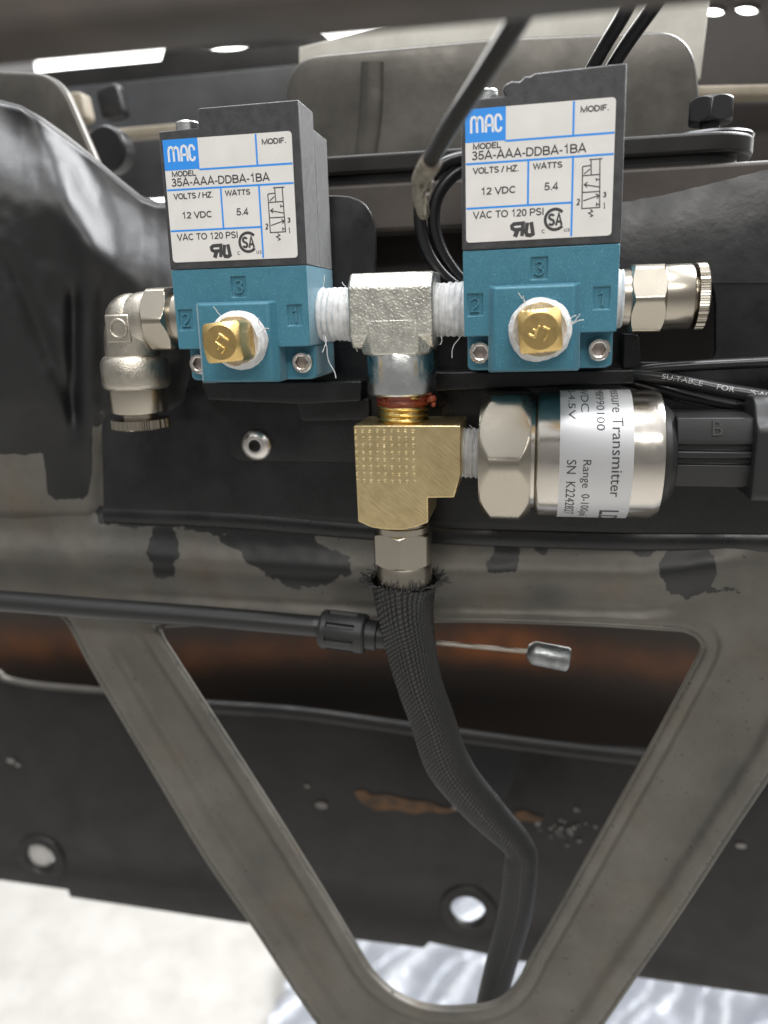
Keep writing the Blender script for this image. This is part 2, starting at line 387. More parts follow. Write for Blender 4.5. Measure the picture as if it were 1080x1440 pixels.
def sheet2d(outline, holes, y0, y1, bev=0.0):
    """flat plate in XZ with holes, between y0 and y1, built from a filled 2D curve"""
    cu = bpy.data.curves.new('tmp', 'CURVE'); cu.dimensions = '2D'; cu.fill_mode = 'BOTH'
    for poly in [outline] + list(holes):
        s = cu.splines.new('POLY'); s.points.add(len(poly) - 1); s.use_cyclic_u = True
        for i, p in enumerate(poly): s.points[i].co = (p[0], p[1], 0, 1)
    cu.extrude = max(0.01, abs(y1 - y0) / 2 - bev); cu.bevel_depth = bev; cu.bevel_resolution = 2; cu.offset = -bev
    o = bpy.data.objects.new('tmp', cu); COL.objects.link(o)
    dg = bpy.context.evaluated_depsgraph_get(); dg.update()
    me = bpy.data.meshes.new_from_object(o.evaluated_get(dg))
    bm = bmesh.new(); bm.from_mesh(me)
    for v in bm.verts: v.co = Vector((v.co.x, (y0 + y1) / 2 - v.co.z, v.co.y))
    bmesh.ops.remove_doubles(bm, verts=bm.verts, dist=0.0005)
    bpy.data.objects.remove(o); bpy.data.curves.remove(cu); bpy.data.meshes.remove(me)
    return bm
def rnd(poly, rad, n=6):
    """round polygon corners; rad number or list per corner"""
    out = []; N = len(poly)
    for i in range(N):
        p = np.array(poly[i], float); a = np.array(poly[i - 1], float); b = np.array(poly[(i + 1) % N], float)
        r = rad[i] if isinstance(rad, (list, tuple)) else rad
        if r <= 0: out.append(tuple(p)); continue
        da = a - p; db = b - p; la = np.linalg.norm(da); lb = np.linalg.norm(db)
        k = min(r, la * 0.48, lb * 0.48)
        A = p + da / la * k; B = p + db / lb * k
        for j in range(n + 1):
            t = j / n; out.append(tuple((1 - t) ** 2 * A + 2 * t * (1 - t) * p + t * t * B))
    return out
def px2(poly, Y): return [(lambda q: (q[0], q[2]))(P(x, y, Y)) for x, y in poly]
_tc = {}
def text_bm(s, extrude=0.0, bold=0.0):
    """text mesh, letters in x/y, extruded along z, bounding box normalised to 0..1 x 0..1 (aspect kept separately)"""
    cu = bpy.data.curves.new('tmp', 'FONT'); cu.body = s; cu.size = 10; cu.extrude = extrude; cu.offset = bold; cu.resolution_u = 3
    o = bpy.data.objects.new('tmp', cu); COL.objects.link(o)
    dg = bpy.context.evaluated_depsgraph_get(); dg.update()
    me = bpy.data.meshes.new_from_object(o.evaluated_get(dg))
    bm = bmesh.new(); bm.from_mesh(me)
    bpy.data.objects.remove(o); bpy.data.curves.remove(cu); bpy.data.meshes.remove(me)
    xs = [v.co.x for v in bm.verts]; ys = [v.co.y for v in bm.verts]
    x0, x1, y0, y1 = min(xs), max(xs), min(ys), max(ys)
    for v in bm.verts: v.co.x = (v.co.x - x0) / (x1 - x0); v.co.y = (v.co.y - y0) / (y1 - y0)
    return bm
def add_bm(dst, src, fn):
    mp = {}
    for v in src.verts: mp[v] = dst.verts.new(fn(v.co))
    for f in src.faces:
        try: dst.faces.new([mp[v] for v in f.verts])
        except ValueError: pass
    src.free()
def text_front(dst, s, x0, z0, x1, z1, Y, ext=0.0, bold=0.12):
    add_bm(dst, text_bm(s, 1.0 if ext else 0.0, bold), lambda c: Vector((x0 + c.x * (x1 - x0), Y - c.z * ext, z0 + c.y * (z1 - z0))))
def stroke(dst, pts, w, Y, ext=0.0, closed=False):
    """flat mitred stroke of width w along pts (x,z) at depth Y; ext gives it thickness towards the viewer"""
    pts = [np.array(p, float) for p in pts]
    pts = [p for i, p in enumerate(pts) if i == 0 or np.linalg.norm(p - pts[i - 1]) > 1e-5]
    n = len(pts); Lf = []; Rt = []
    for i, p in enumerate(pts):
        a = pts[i - 1] if (i > 0 or closed) else None; b = pts[(i + 1) % n] if (i < n - 1 or closed) else None
        d1 = _n(p - a) if a is not None else None; d2 = _n(b - p) if b is not None else None
        if d1 is None: d1 = d2
        if d2 is None: d2 = d1
        t = d1 + d2; t = _n(t) if np.linalg.norm(t) > 1e-3 else d1
        nn = np.array([-t[1], t[0]]); k = max(0.45, nn.dot(np.array([-d1[1], d1[0]])))
        Lf.append(p + nn * w / 2 / k); Rt.append(p - nn * w / 2 / k)
    m = n if closed else n - 1
    y1 = Y - ext
    vl = [dst.verts.new((p[0], y1, p[1])) for p in Lf]; vr = [dst.verts.new((p[0], y1, p[1])) for p in Rt]
    for i in range(m): dst.faces.new((vl[i], vl[(i + 1) % n], vr[(i + 1) % n], vr[i]))
    if ext:
        bl = [dst.verts.new((p[0], Y, p[1])) for p in Lf]; br = [dst.verts.new((p[0], Y, p[1])) for p in Rt]
        for i in range(m):
            dst.faces.new((vl[i], bl[i], bl[(i + 1) % n], vl[(i + 1) % n])); dst.faces.new((vr[(i + 1) % n], br[(i + 1) % n], br[i], vr[i]))
        if not closed:
            dst.faces.new((vl[0], vr[0], br[0], bl[0])); dst.faces.new((vr[-1], vl[-1], bl[-1], br[-1]))
# drawn capitals and figures: glyph -> (advance width, strokes) on a unit-height em
def _a(cx, cz, rx, rz, a0, a1, n=8): return [(cx + rx * math.cos(R(a0 + (a1 - a0) * i / n)), cz + rz * math.sin(R(a0 + (a1 - a0) * i / n))) for i in range(n + 1)]
_h = 0.07
GL = {
 'A': (.78, [[(.06, 0), (.39, 1), (.72, 0)], [(.17, .31), (.61, .31)]]),
 'B': (.72, [[(.1, .5), (.42, .5)] + _a(.42, .75, .2, .25 - _h, -90, 90)[0:0] + [(.1, .5)], [(.1, _h), (.42, _h)] + _a(.42, .29, .22, .22, -90, 90) + [(.1, .51)], [(.42, .51)] + _a(.40, .72, .2, .21, -90, 90) + [(.1, 1 - _h)], [(.1, 0), (.1, 1)]]),
 'C': (.76, [_a(.4, .5, .31, .5 - _h, 45, 315, 16)]),
 'D': (.76, [[(.1, 0), (.1, 1)], [(.1, 1 - _h), (.34, 1 - _h)] + _a(.34, .5, .32, .5 - _h, 90, -90, 12) + [(.1, _h)]]),
 'E': (.66, [[(.1, 0), (.1, 1)], [(.1, _h), (.6, _h)], [(.1, .52), (.55, .52)], [(.1, 1 - _h), (.59, 1 - _h)]]),
 'F': (.62, [[(.1, 0), (.1, 1)], [(.1, .5), (.5, .5)], [(.1, 1 - _h), (.57, 1 - _h)]]),
 'H': (.76, [[(.1, 0), (.1, 1)], [(.66, 0), (.66, 1)], [(.1, .53), (.66, .53)]]),
 'I': (.26, [[(.13, 0), (.13, 1)]]),
 'L': (.62, [[(.1, 1), (.1, _h), (.58, _h)]]),
 'M': (.9, [[(.1, 0), (.1, .96), (.45, .08), (.8, .96), (.8, 0)]]),
 'O': (.82, [_a(.41, .5, .33, .5 - _h, 0, 360, 20)]),
 'P': (.68, [[(.1, 0), (.1, 1)], [(.1, 1 - _h), (.4, 1 - _h)] + _a(.4, .69, .2, .24, 90, -90) + [(.1, .45)]]),
 'S': (.70, [_a(.35, .72, .24, .21, 20, 180, 7) + [(.13, .64), (.25, .55), (.45, .47)] + _a(.35, .28, .25, .21, 35, -160, 9)]),
 'T': (.64, [[(.32, 0), (.32, 1)], [(.02, 1 - _h), (.62, 1 - _h)]]),
 'V': (.72, [[(.04, 1), (.36, .04), (.68, 1)]]),
 'W': (1.0, [[(.04, 1), (.26, .06), (.5, .92), (.74, .06), (.96, 1)]]),
 'Z': (.66, [[(.06, 1 - _h), (.57, 1 - _h), (.07, _h), (.61, _h)]]),
 '0': (.6, [_a(.3, .5, .21, .5 - _h, 0, 360, 16)]),
 '1': (.6, [[(.14, .76), (.30, .84), (.36, 1), (.36, 0)]]),
 '2': (.6, [_a(.3, .71, .21, .22, 165, -20, 9) + [(.40, .46), (.10, _h), (.54, _h)]]),
 '3': (.6, [_a(.29, .74, .19, .19, 160, -80, 9) + [(.24, .53)], [(.24, .53), (.31, .53)] + _a(.29, .29, .22, .22, 75, -160, 9)]),
 '4': (.6, [[(.42, 0), (.42, .94), (.07, .27), (.58, .27)]]),
 '5': (.6, [[(.52, 1 - _h), (.17, 1 - _h), (.11, .49)] + _a(.29, .33, .23, .26, 140, -160, 11)]),
 '-': (.36, [[(.04, .36), (.32, .36)]]), '.': (.26, [[(.13, 0), (.13, .15)]]), '/': (.34, [[(.02, 0), (.32, 1)]]), ' ': (.3, []),
}
def caps(dst, s, x0, z0, x1, z1, Y, w=None, ext=0.0):
    """drawn lettering fitted to the box x0..x1, z0..z1"""
    tot = sum(GL[ch][0] for ch in s); sx = (x1 - x0) / tot; sz = z1 - z0; x = x0
    w = w or 0.15 * sz
    for ch in s:
        adv, sts = GL[ch]
        for k, pl in enumerate(sts):
            if len(pl) < 2: continue
            cl = len(pl) > 8 and abs(pl[0][0] - pl[-1][0]) < 1e-6 and abs(pl[0][1] - pl[-1][1]) < 1e-6
            stroke(dst, [(x + a * sx, z0 + b * sz) for a, b in (pl[:-1] if cl else pl)], w, Y - 0.002 * k, ext, cl)
        x += adv * sx
def arc(cx, cz, r, a0, a1, n=14): return [(cx + r * math.cos(R(a0 + (a1 - a0) * i / n)), cz + r * math.sin(R(a0 + (a1 - a0) * i / n))) for i in range(n + 1)]
def bool_cut(bm, cutters):
    """difference of the closed mesh bm with a list of closed bmeshes; returns a new bmesh"""
    def tmp(b):
        bmesh.ops.recalc_face_normals(b, faces=b.faces)
        me = bpy.data.meshes.new('tmp'); b.to_mesh(me); b.free(); o = bpy.data.objects.new('tmp', me); COL.objects.link(o); return o
    o = tmp(bm); cs = [tmp(c) for c in cutters]
    for c in cs:
        md = o.modifiers.new('b', 'BOOLEAN'); md.operation = 'DIFFERENCE'; md.object = c; md.solver = 'EXACT'
    dg = bpy.context.evaluated_depsgraph_get(); dg.update()
    me = bpy.data.meshes.new_from_object(o.evaluated_get(dg))
    out = bmesh.new(); out.from_mesh(me)
    for q in [o] + cs:
        d = q.data; bpy.data.objects.remove(q); bpy.data.meshes.remove(d)
    bpy.data.meshes.remove(me)
    return out
def strands(bm, starts, r=0.12, n=7):
    for p, d, l in starts:
        pts = [np.array(p, float)]; d = _n(d)
        for k in range(n):
            d = _n(d + np.array([random.uniform(-.5, .5) for _ in range(3)]) * 0.7); pts.append(pts[-1] + d * l / n)
        tube(bm, spline(pts, 3), r, 5)

def sheet_grid(fn, nu, nv, thick=0.0):
    """grid of points fn(u,v)->(x,y,z[,paint]); returns bm with float layer 'paint'"""
    bm = bmesh.new(); lay = bm.verts.layers.float.new('paint'); rows = []
    for j in range(nv + 1):
        row = []
        for i in range(nu + 1):
            q = fn(i / nu, j / nv); v = bm.verts.new(q[:3]); v[lay] = q[3] if len(q) > 3 else 0.0; row.append(v)
        rows.append(row)
    for j in range(nv):
        for i in range(nu): bm.faces.new((rows[j][i], rows[j][i + 1], rows[j + 1][i + 1], rows[j + 1][i]))
    if thick:
        back = [[None] * (nu + 1) for _ in range(nv + 1)]
        for j in range(nv + 1):
            for i in range(nu + 1):
                v = rows[j][i]; b = bm.verts.new(v.co + Vector((0, thick, 0))); b[lay] = v[lay]; back[j][i] = b
        for j in range(nv):
            for i in range(nu): bm.faces.new((back[j][i], back[j + 1][i], back[j + 1][i + 1], back[j][i + 1]))
        for i in range(nu):
            bm.faces.new((rows[0][i], back[0][i], back[0][i + 1], rows[0][i + 1])); bm.faces.new((rows[nv][i + 1], back[nv][i + 1], back[nv][i], rows[nv][i]))
        for j in range(nv):
            bm.faces.new((rows[j + 1][0], back[j + 1][0], back[j][0], rows[j][0])); bm.faces.new((rows[j][nu], back[j][nu], back[j + 1][nu], rows[j + 1][nu]))
    return bm
def interp(x, xs, ys): return float(np.interp(x, xs, ys))
def sstep(a, b, x):
    t = min(1, max(0, (x - a) / (b - a))); return t * t * (3 - 2 * t)

# ================================================================== the setting
# concrete floor of the garage
bm = bmesh.new(); FZ = -CAM_H * 1000
fl = [bm.verts.new(p) for p in ((-9000, -6000, FZ), (9000, -6000, FZ), (9000, 9000, FZ), (-9000, 9000, FZ))]; bm.faces.new(fl)
tag(mk('floor', bm, 'floor', base=(0, 0, FZ)), kind='structure')

# daylight doorway at the far side of the garage, seen through the gap at the top
def emit(name, col, k):
    m = bpy.data.materials.new(name); m.use_nodes = True; N = m.node_tree.nodes; N.remove(N['Principled BSDF'])
    e = N.new('ShaderNodeEmission'); e.inputs[0].default_value = col; e.inputs[1].default_value = k
    m.node_tree.links.new(e.outputs[0], N['Material Output'].inputs[0]); return m
M['daylight'] = emit('daylight', (1.0, 0.99, 0.96, 1), 5.0)
bm = bmesh.new(); box(bm, -1900, 2300, 3000, 3040, 250, 1900)
tag(mk('bright_doorway', bm, 'daylight', base=(0, 3000, 250)), 'white daylight opening seen through the gap along the top', 'doorway')

# quilted silver sheet spread on the floor
def foil(u, v):
    x = -430 + 1300 * u + 110 * (1 - v); y = 300 + 1500 * v
    d = x * 0.75 - y * 0.55 + 26 * noise.noise(Vector((x / 90, y / 90, 0)))
    k = 1 - abs(((d / 72) % 1.0) * 2 - 1)
    h = 46 * k ** 0.6 + 5 * noise.noise(Vector((x / 35, y / 35, 3))) + 6 * noise.noise(Vector((x / 14, y / 14, 7)))
    return (x, y, FZ + 18 + h)
b = sheet_grid(foil, 150, 170)
tag(mk('quilted_sheet', b, 'foil', base=(0, 900, FZ), smooth=180), 'crumpled silvery quilted sheet lying on the pale floor', 'sheet')

# ---- grey pressed frame of the hood: cross rail, V brace, side bulge
hood = thing('hood_frame', P(540, 860, 208), 'bare grey pressed metal frame with V shaped brace and black overspray', 'hood frame')
BLOT = [(230, 770, 22, 42), (395, 772, 50, 38), (430, 795, 62, 30), (340, 760, 30, 14), (710, 770, 18, 26), (705, 792, 22, 14), (968, 800, 40, 42), (762, 758, 12, 20), (905, 768, 16, 18), (1000, 830, 26, 5), (845, 752, 60, 14)]
def dens(pts, n=6):
    q = [np.array(p + (0,), float) for p in pts]; q = [q[-1]] + q + [q[0], q[1]]
    sp_ = spline(q, n); return np.array(sp_[n:-n - 1])[:, :2]
OPEN = dens([(228, 880), (300, 877), (390, 880), (480, 880), (620, 871), (800, 875), (940, 883), (968, 887), (985, 898), (988, 915), (968, 955), (925, 1035), (860, 1150), (800, 1256), (752, 1340), (729, 1383), (700, 1408), (660, 1416), (610, 1416), (566, 1402), (528, 1372), (500, 1330), (470, 1280), (410, 1182), (330, 1056), (255, 940), (226, 893)])
OUTL = np.array([(-120, 690), (0, 700), (145, 712), (300, 722), (500, 736), (700, 740), (900, 742), (1000, 730), (1080, 700), (1200, 640), (1200, 900), (1130, 1000), (1085, 1082), (1030, 1165), (962, 1270), (900, 1360), (845, 1440), (810, 1490), (760, 1535), (680, 1560), (600, 1560), (520, 1520), (455, 1446), (412, 1385), (360, 1305), (290, 1205), (203, 1060), (132, 940), (106, 890), (94, 870), (76, 857), (45, 850), (-120, 842)], float)
def sdist(pts, poly):
    """distance to the polygon's boundary and nearest point; inside flag by crossing number"""
    A = poly; B = np.roll(poly, -1, 0); best = np.full(len(pts), 1e9); near = np.zeros_like(pts); ins = np.zeros(len(pts), bool)
    for a, b in zip(A, B):
        ab = b - a; L2 = ab.dot(ab)
        if L2 < 1e-9: continue
        t = np.clip(((pts - a) @ ab) / L2, 0, 1); q = a + t[:, None] * ab; d = np.hypot(*(pts - q).T)
        m = d < best; best[m] = d[m]; near[m] = q[m]
        c = (a[1] > pts[:, 1]) != (b[1] > pts[:, 1])
        with np.errstate(divide='ignore', invalid='ignore'): xx = (b[0] - a[0]) * (pts[:, 1] - a[1]) / (b[1] - a[1]) + a[0]
        ins ^= c & (pts[:, 0] < xx)
    return best, near, ins
def sst(a, b, x): t = np.clip((x - a) / (b - a), 0, 1); return t * t * (3 - 2 * t)
ST_ = 3.6; gx = np.arange(-125, 1206, ST_); gy = np.arange(636, 1566, ST_)
GX, GY = np.meshgrid(gx, gy); G = np.stack([GX.ravel(), GY.ravel()], 1)
dO, nO, iO = sdist(G, OUTL); dI, nI, iI = sdist(G, OPEN)
sO = np.where(iO, dO, -dO); sI = np.where(iI, -dI, dI)          # positive inside the metal
S_ = np.minimum(sO, sI); snap = np.abs(S_) < ST_ * 0.62
tgt = np.where((sO < sI)[:, None], nO, nI); G2 = np.where(snap[:, None], tgt, G); ok = (S_ > 0) | snap
dO2 = np.where(snap & (sO < sI), 0, np.maximum(sO, 0)); dI2 = np.where(snap & (sI <= sO), 0, np.maximum(sI, 0))
# keep the top edge of the rail tucked behind the plate: no rolled edge there
topd = np.where(G2[:, 1] < 790, 60, dO2)
Yf = 207.0 + 1.6 * (1 - sst(0, 6.5, np.minimum(dI2, topd))) ** 1.5 + 3.2 * sst(17, 27, dI2) * sst(20, 46, topd) * sst(860, 930, G2[:, 1])
crown = np.interp(G2[:, 0], [-120, 145, 500, 900, 1200], [775, 785, 806, 812, 770])
Yf += -3.2 * np.exp(-((G2[:, 1] - crown) / 27.0) ** 2) * sst(1120, 1000, G2[:, 0]) + 1.8 * np.exp(-((G2[:, 1] - crown - 42) / 15.0) ** 2) * sst(1000, 900, G2[:, 0]) * sst(120, 220, G2[:, 0])
Yf += 2.2 * sst(745, 715, G2[:, 1]) * sst(100, 160, G2[:, 0])
b = bmesh.new(); lay = b.verts.layers.float.new('paint'); VV = {}
def gv(k):
    if k not in VV:
        px, py = G2[k]; Y = Yf[k] + 0.45 * noise.noise(Vector((px / 90, py / 90, 5))) + 0.12 * noise.noise(Vector((px / 22, py / 22, 15)))
        v = b.verts.new(P(px, py, Y))
        lim = interp(px, [-120, 100, 140, 200, 330, 480, 700, 820, 900, 1000, 1080, 1200], [600, 640, 735, 742, 752, 752, 745, 757, 770, 764, 742, 690])
        paint = 0.5 + (lim - py) / 22
        for (cx, cy, rx, ry) in BLOT:
            d = math.hypot((px - cx) / rx, (py - cy) / ry); paint = max(paint, 0.5 + (1 - d) * min(rx, ry) / 16)
        v[lay] = max(0, min(1, paint)); VV[k] = v
    return VV[k]
nx = len(gx)
for j in range(len(gy) - 1):
    for i in range(nx - 1):
        ks = [j * nx + i, j * nx + i + 1, (j + 1) * nx + i + 1, (j + 1) * nx + i]
        kk = [k for k in ks if ok[k]]
        if len(kk) < 3 or all(snap[k] for k in kk) and np.mean([S_[k] for k in kk]) < 0: continue
        if len({tuple(np.round(G2[k], 2)) for k in kk}) < len(kk): kk = list({tuple(np.round(G2[k], 2)): k for k in kk}.values())
        if len(kk) < 3: continue
        try: b.faces.new([gv(k) for k in kk])
        except ValueError: pass
mk('pressed_frame', b, 'frame', hood, smooth=180)
pth = [P(x, y, 209.05) for x, y in OPEN]; pth += [pth[0], pth[1]]
b = bmesh.new(); tube(b, pth, 0.9, 12); mk('rolled_edge', b, 'frame', hood, smooth=180)
for seg_ in (OUTL[11:20], OUTL[20:31]):
    b = bmesh.new(); tube(b, spline([P(x, y, 209.05) for x, y in seg_], 6), 0.9, 12); mk('rolled_edge', b, 'frame', hood, smooth=180)

CONT_X = [-120, 0, 30, 60, 95, 130, 165, 200, 222, 245, 300]
CONT_Y = [110, 140, 148, 165, 190, 218, 248, 276, 284, 284, 284]
def bulge(u, v):
    px = -120 + 450 * u
    t = interp(px, CONT_X, CONT_Y); py = t + (768 - t) * v
    Y = 206.0 + 3.2 * sstep(560, 640, py) * sstep(118, 150, px) + 2 * sstep(235, 300, px) - 13 * sstep(165, -40, px) * sstep(770, 520, py) - 1.5 * math.exp(-((px - 124) / 20.0) ** 2) * sstep(330, 420, py) * sstep(680, 560, py)
    Y += 2.4 * math.exp(-((px - 104) / 10.0) ** 2) * sstep(380, 440, py) * sstep(640, 560, py)
    Y -= 4.0 * math.exp(-((px - (66 + (py - 200) * 0.42)) / 30.0) ** 2) * sstep(430, 330, py)
    Y += 1.3 * math.exp(-((px - (8 + (py - 350) * 0.42)) / 14.0) ** 2) * sstep(330, 400, py) * sstep(640, 560, py)
    Y += 1.0 * noise.noise(Vector((px / 60, py / 80, 2))) + 0.15 * noise.noise(Vector((px / 18, py / 22, 9)))
    e = (py - t)
    Y += 4 * (1 - sstep(0, 10, e)) ** 2 + 13 * (1 - sstep(0, 190, e)) ** 2
    Y += 9 * sstep(712, 768, py)
    p = P(px, py, Y)
    lim = interp(px, [-120, 0, 62, 66, 75, 118, 126, 132, 150, 260], [636, 640, 640, 690, 702, 704, 690, 640, 720, 740])
    paint = max(0, min(1, 0.5 + (lim - py) / 20))
    if 128 < px < 148: paint = min(paint, max(0, min(1, 0.5 + (590 - py) / 60)))
    return (p[0], p[1], p[2], paint)
mk('side_bulge', sheet_grid(bulge, 120, 170), 'frame', hood, smooth=180, recalc=False)

# ---- black mounting plate the valves are screwed to
plate = thing('mounting_plate', P(600, 740, 208), 'black painted steel bracket plate behind the blue valves', 'bracket')
out_px = [(142, 520), (262, 500), (262, 275), (527, 275), (528, 408), (638, 420), (640, 392), (873, 390), (935, 388), (1180, 384), (1180, 758), (560, 742), (330, 724), (146, 716)]
hole_px = [(890, 398), (1000, 396), (1006, 420), (1006, 509), (890, 509)]
pl = rnd(px2(out_px, 207), [0, 0, 0, 9, 2, 2, 2, 0, 0, 0, 0, 0, 0, 1.5])
b = sheet2d(pl, [rnd(px2(hole_px, 207), [0.5, 1, 4, 3, 0.5])], 206.6, 209.2, 0.35)
mk('plate', b, 'blackpaint', plate, smooth=40)
def wing(u, v):
    px = 654 + 542 * u; t = interp(px, [636, 873, 935, 1000, 1080, 1196], [300, 285, 274, 258, 238, 212]) + 1.2 * noise.noise(Vector((px / 14, 0, 4)))
    py = t + (398 - t) * v; k = 1 - v
    p = P(px, py, 206.2 + 3.2 * k * k + 0.12 * noise.noise(Vector((px / 50, py / 50, 8))))
    return tuple(p)
mk('upper_wing', sheet_grid(wing, 120, 40, 2.2), 'gritblack', plate, smooth=50)
b = bmesh.new(); tube(b, spline([P(148, 724, 207.5), P(330, 732, 207.3), P(560, 750, 207.2), P(820, 760, 207), P(1000, 762, 207), P(1180, 764, 207)], 8), 1, 12, sect=lambda i, th: (2.6 * math.cos(th), 1.5 * math.sin(th)))
mk('bottom_lip', b, 'blackpaint', plate)
b = sheet2d(rnd(px2([(322, 552), (560, 556), (560, 650), (335, 648), (324, 636)], 206.2), [0, 0, 0, 2, 2]), [], 206.05, 206.75, 0.1)
mk('backing_tab', b, 'blackpaint', plate)
b = sheet2d(rnd(px2([(290, 536), (514, 534), (512, 562), (430, 566), (300, 560)], 203), 0.8), [], 199, 206.8, 0.4)
mk('valve_shelf', b, 'blackpaint', plate)
b = sheet2d(rnd(px2([(416, 560), (520, 560), (520, 590), (425, 592)], 204), 1.2), [], 203.5, 206.3, 0.3)
mk('shelf_gusset', b, 'blackpaint', plate)
b = sheet2d(rnd(px2([(610, 522), (890, 518), (890, 538), (610, 548)], 203), 0.8), [], 199, 206.8, 0.4)
mk('valve_shelf', b, 'blackpaint', plate)
b = sheet2d(rnd(px2([(874, 468), (897, 470), (900, 516), (874, 520)], 204), 1), [], 201, 206.8, 0.5)
mk('shelf_gusset', b, 'blackpaint', plate)

# dished stainless rivet with open centre
c = P(362, 625, 206.6); rv = [(0, 4.55), (-0.5, 4.5), (-1.1, 4.0), (-1.7, 3.0), (-2.0, 2.3), (-1.9, 1.75), (-0.9, 1.6), (0.6, 1.5)]
b = rings(bmesh.new(), (c[0], c[1] - 0.5, c[2]), 'y', rv, 40, cap0=True, cap1=True)
tag(mk('rivet', b, 'screw', base=tuple(c), smooth=60), 'shiny dished steel rivet with open centre on black plate', 'rivet')

# ---- latch bar and rail behind the plate
lb = thing('latch_bar', P(760, 330, 235), 'dark steel latch bar with rounded end behind the valves', 'latch bar')
def barpoly(y0, y1, x0, x1, r):
    return rnd([(x0, y0), (x1, y0), (x1, y1), (x0, y1)], [0, r, r, 0], 10)
q0 = P(300, 228, 224); q1 = P(1076, 200, 224)
b = prism(bmesh.new(), barpoly(224, 262, -105, q1[0] + 0.5, 17), 'z', 36.6, 41.6)
mk('upper_bar', b, 'satinblack', lb, bevel=0.9, seg=3)
b = prism(bmesh.new(), barpoly(226.5, 258, -105, q1[0] - 3, 15), 'z', 34.2, 36.7)
mk('shadow_gap', b, 'wire', lb)  # black strip standing in for the shadow gap between the bars
b = box(bmesh.new(), -105, 75, 225, 262, 21.5, 34.3)
mk('lower_bar', b, 'brownsteel', lb, bevel=1.2, seg=3)
b = box(bmesh.new(), -105, 75, 238, 242, -45, 21.6)
mk('back_web', b, 'darkbrown', lb)

bt = thing('hex_bolt', (P(998, 185, 240)), 'black hex head bolt on wide washer at the top right', 'bolt')
c = P(998, 175, 240)
b = rings(bmesh.new(), (c[0], 240, 41.6), 'z', [(0.0, 11), (0.9, 11.2), (1.5, 10.8), (1.6, 3)], 48)
mk('washer', b, 'boltsteel', bt)
b = rings(bmesh.new(), (c[0], 240, 41.6), 'z', [(1.5, 2.6), (6, 2.6)], 24); mk('shank', b, 'boltsteel', bt)
b = hexnut(bmesh.new(), (c[0], 240, 0), 'z', 46.2, 52.2, 5.4, 6.1, ph=0.35, ch=0.8); mk('head', b, 'boltsteel', bt)

# ---- grey formed tabs behind
def tabgrid(poly, name, label, Y, lipx, m='greytab'):
    t = thing(name, P(*poly[0], Y), label, 'bracket')
    pts = rnd(px2(poly, Y), [4, 9, 9, 4] if len(poly) == 4 else [4, 11, 2, 11, 4], 8)
    b = sheet2d(pts, [], Y, Y + 4, 1.4)
    mk('flange', b, m, t, smooth=60)
    for lx in lipx:
        b = bmesh.new(); tube(b, spline([P(lx[0], lx[1], Y + .3), P((lx[0] + lx[2]) / 2 + 3, (lx[1] + lx[3]) / 2, Y), P(lx[2], lx[3], Y + .3)], 6), 1, 14, sect=lambda i, th: (3.6 * math.cos(th), 1.3 * math.sin(th)))
        mk('rib', b, m, t)
    return t
tabgrid([(396, 240), (402, 80), (700, 52), (976, 40), (992, 222)], 'formed_tab', 'wide grey steel tab with rounded corners behind both valve tops', 254, [(524, 88, 512, 236)])
tabgrid([(-60, 330), (-60, 96), (82, 102), (168, 300)], 'formed_tab', 'grey rounded steel tab at the upper left above the bulge', 246, [])

b = sheet2d(px2([(420, 66), (640, 8), (1000, -14), (985, 110), (420, 120)], 300), [], 300, 304, 0.8)
tag(mk('pale_flange', b, 'cream', base=tuple(P(700, 90, 300))), 'flange coloured pale as if lit, above the wide grey tab', 'flange')
oval = [(lambda q: (q[0], q[2]))(P(316 + 33 * math.cos(t), 62 + 8 * math.sin(t), 420)) for t in np.linspace(0, 2 * math.pi, 24, endpoint=False)]
b = sheet2d(px2([(-80, 113), (225, 84), (232, 60), (236, 20), (400, 0), (470, 60), (470, 130), (-80, 160)], 420), [oval], 420, 432, 1.0)
tag(mk('cross_beam', b, 'satinblack', base=tuple(P(200, 120, 420))), 'dark blurred beam with oval hole at the upper left', 'beam')
b = sheet2d(px2([(-80, 140), (480, 85), (480, 260), (-80, 300)], 390), [], 390, 394, 0.5)
M['bluegrey'] = mat('blue_grey_paint', (0.05, 0.052, 0.056, 1), 0.4, col2=(0.02, 0.02, 0.021, 1), cscale=0.02)
tag(mk('inner_skin', b, 'bluegrey', base=tuple(P(200, 200, 390))), 'dark blue grey inner skin behind the left valve', 'panel')
b = sheet2d(px2([(90, 190), (460, 158), (460, 172), (90, 205)], 340), [], 336, 344, 1)
tag(mk('tan_rail', b, 'tan', base=tuple(P(200, 190, 340))), 'thin dusty tan rail to the left of the left valve', 'rail')
b = sheet2d(rnd(px2([(100, 135), (122, 132), (130, 170), (108, 178)], 335), 2), [], 330, 338, 0.8)
tag(mk('tan_clip', b, 'tan', base=tuple(P(115, 170, 335))), 'small pale tan clip above the tan rail', 'clip')
b = rings(bmesh.new(), P(155, 212, 300), 'y', [(-4, 3), (-4, 8.5), (4, 8.5), (4, 3)], 28)
tag(mk('rubber_bush', b, 'wire', base=tuple(P(155, 240, 300)), bevel=1), 'round black rubber bush beside the bulge', 'bush')
b = sheet2d(rnd(px2([(140, 130), (170, 118), (182, 165), (150, 172)], 350), 3), [], 346, 352, 0.8)
tag(mk('dark_block', b, 'wire', base=tuple(P(160, 170, 350))), 'dark rubber block on the blue grey skin', 'block')
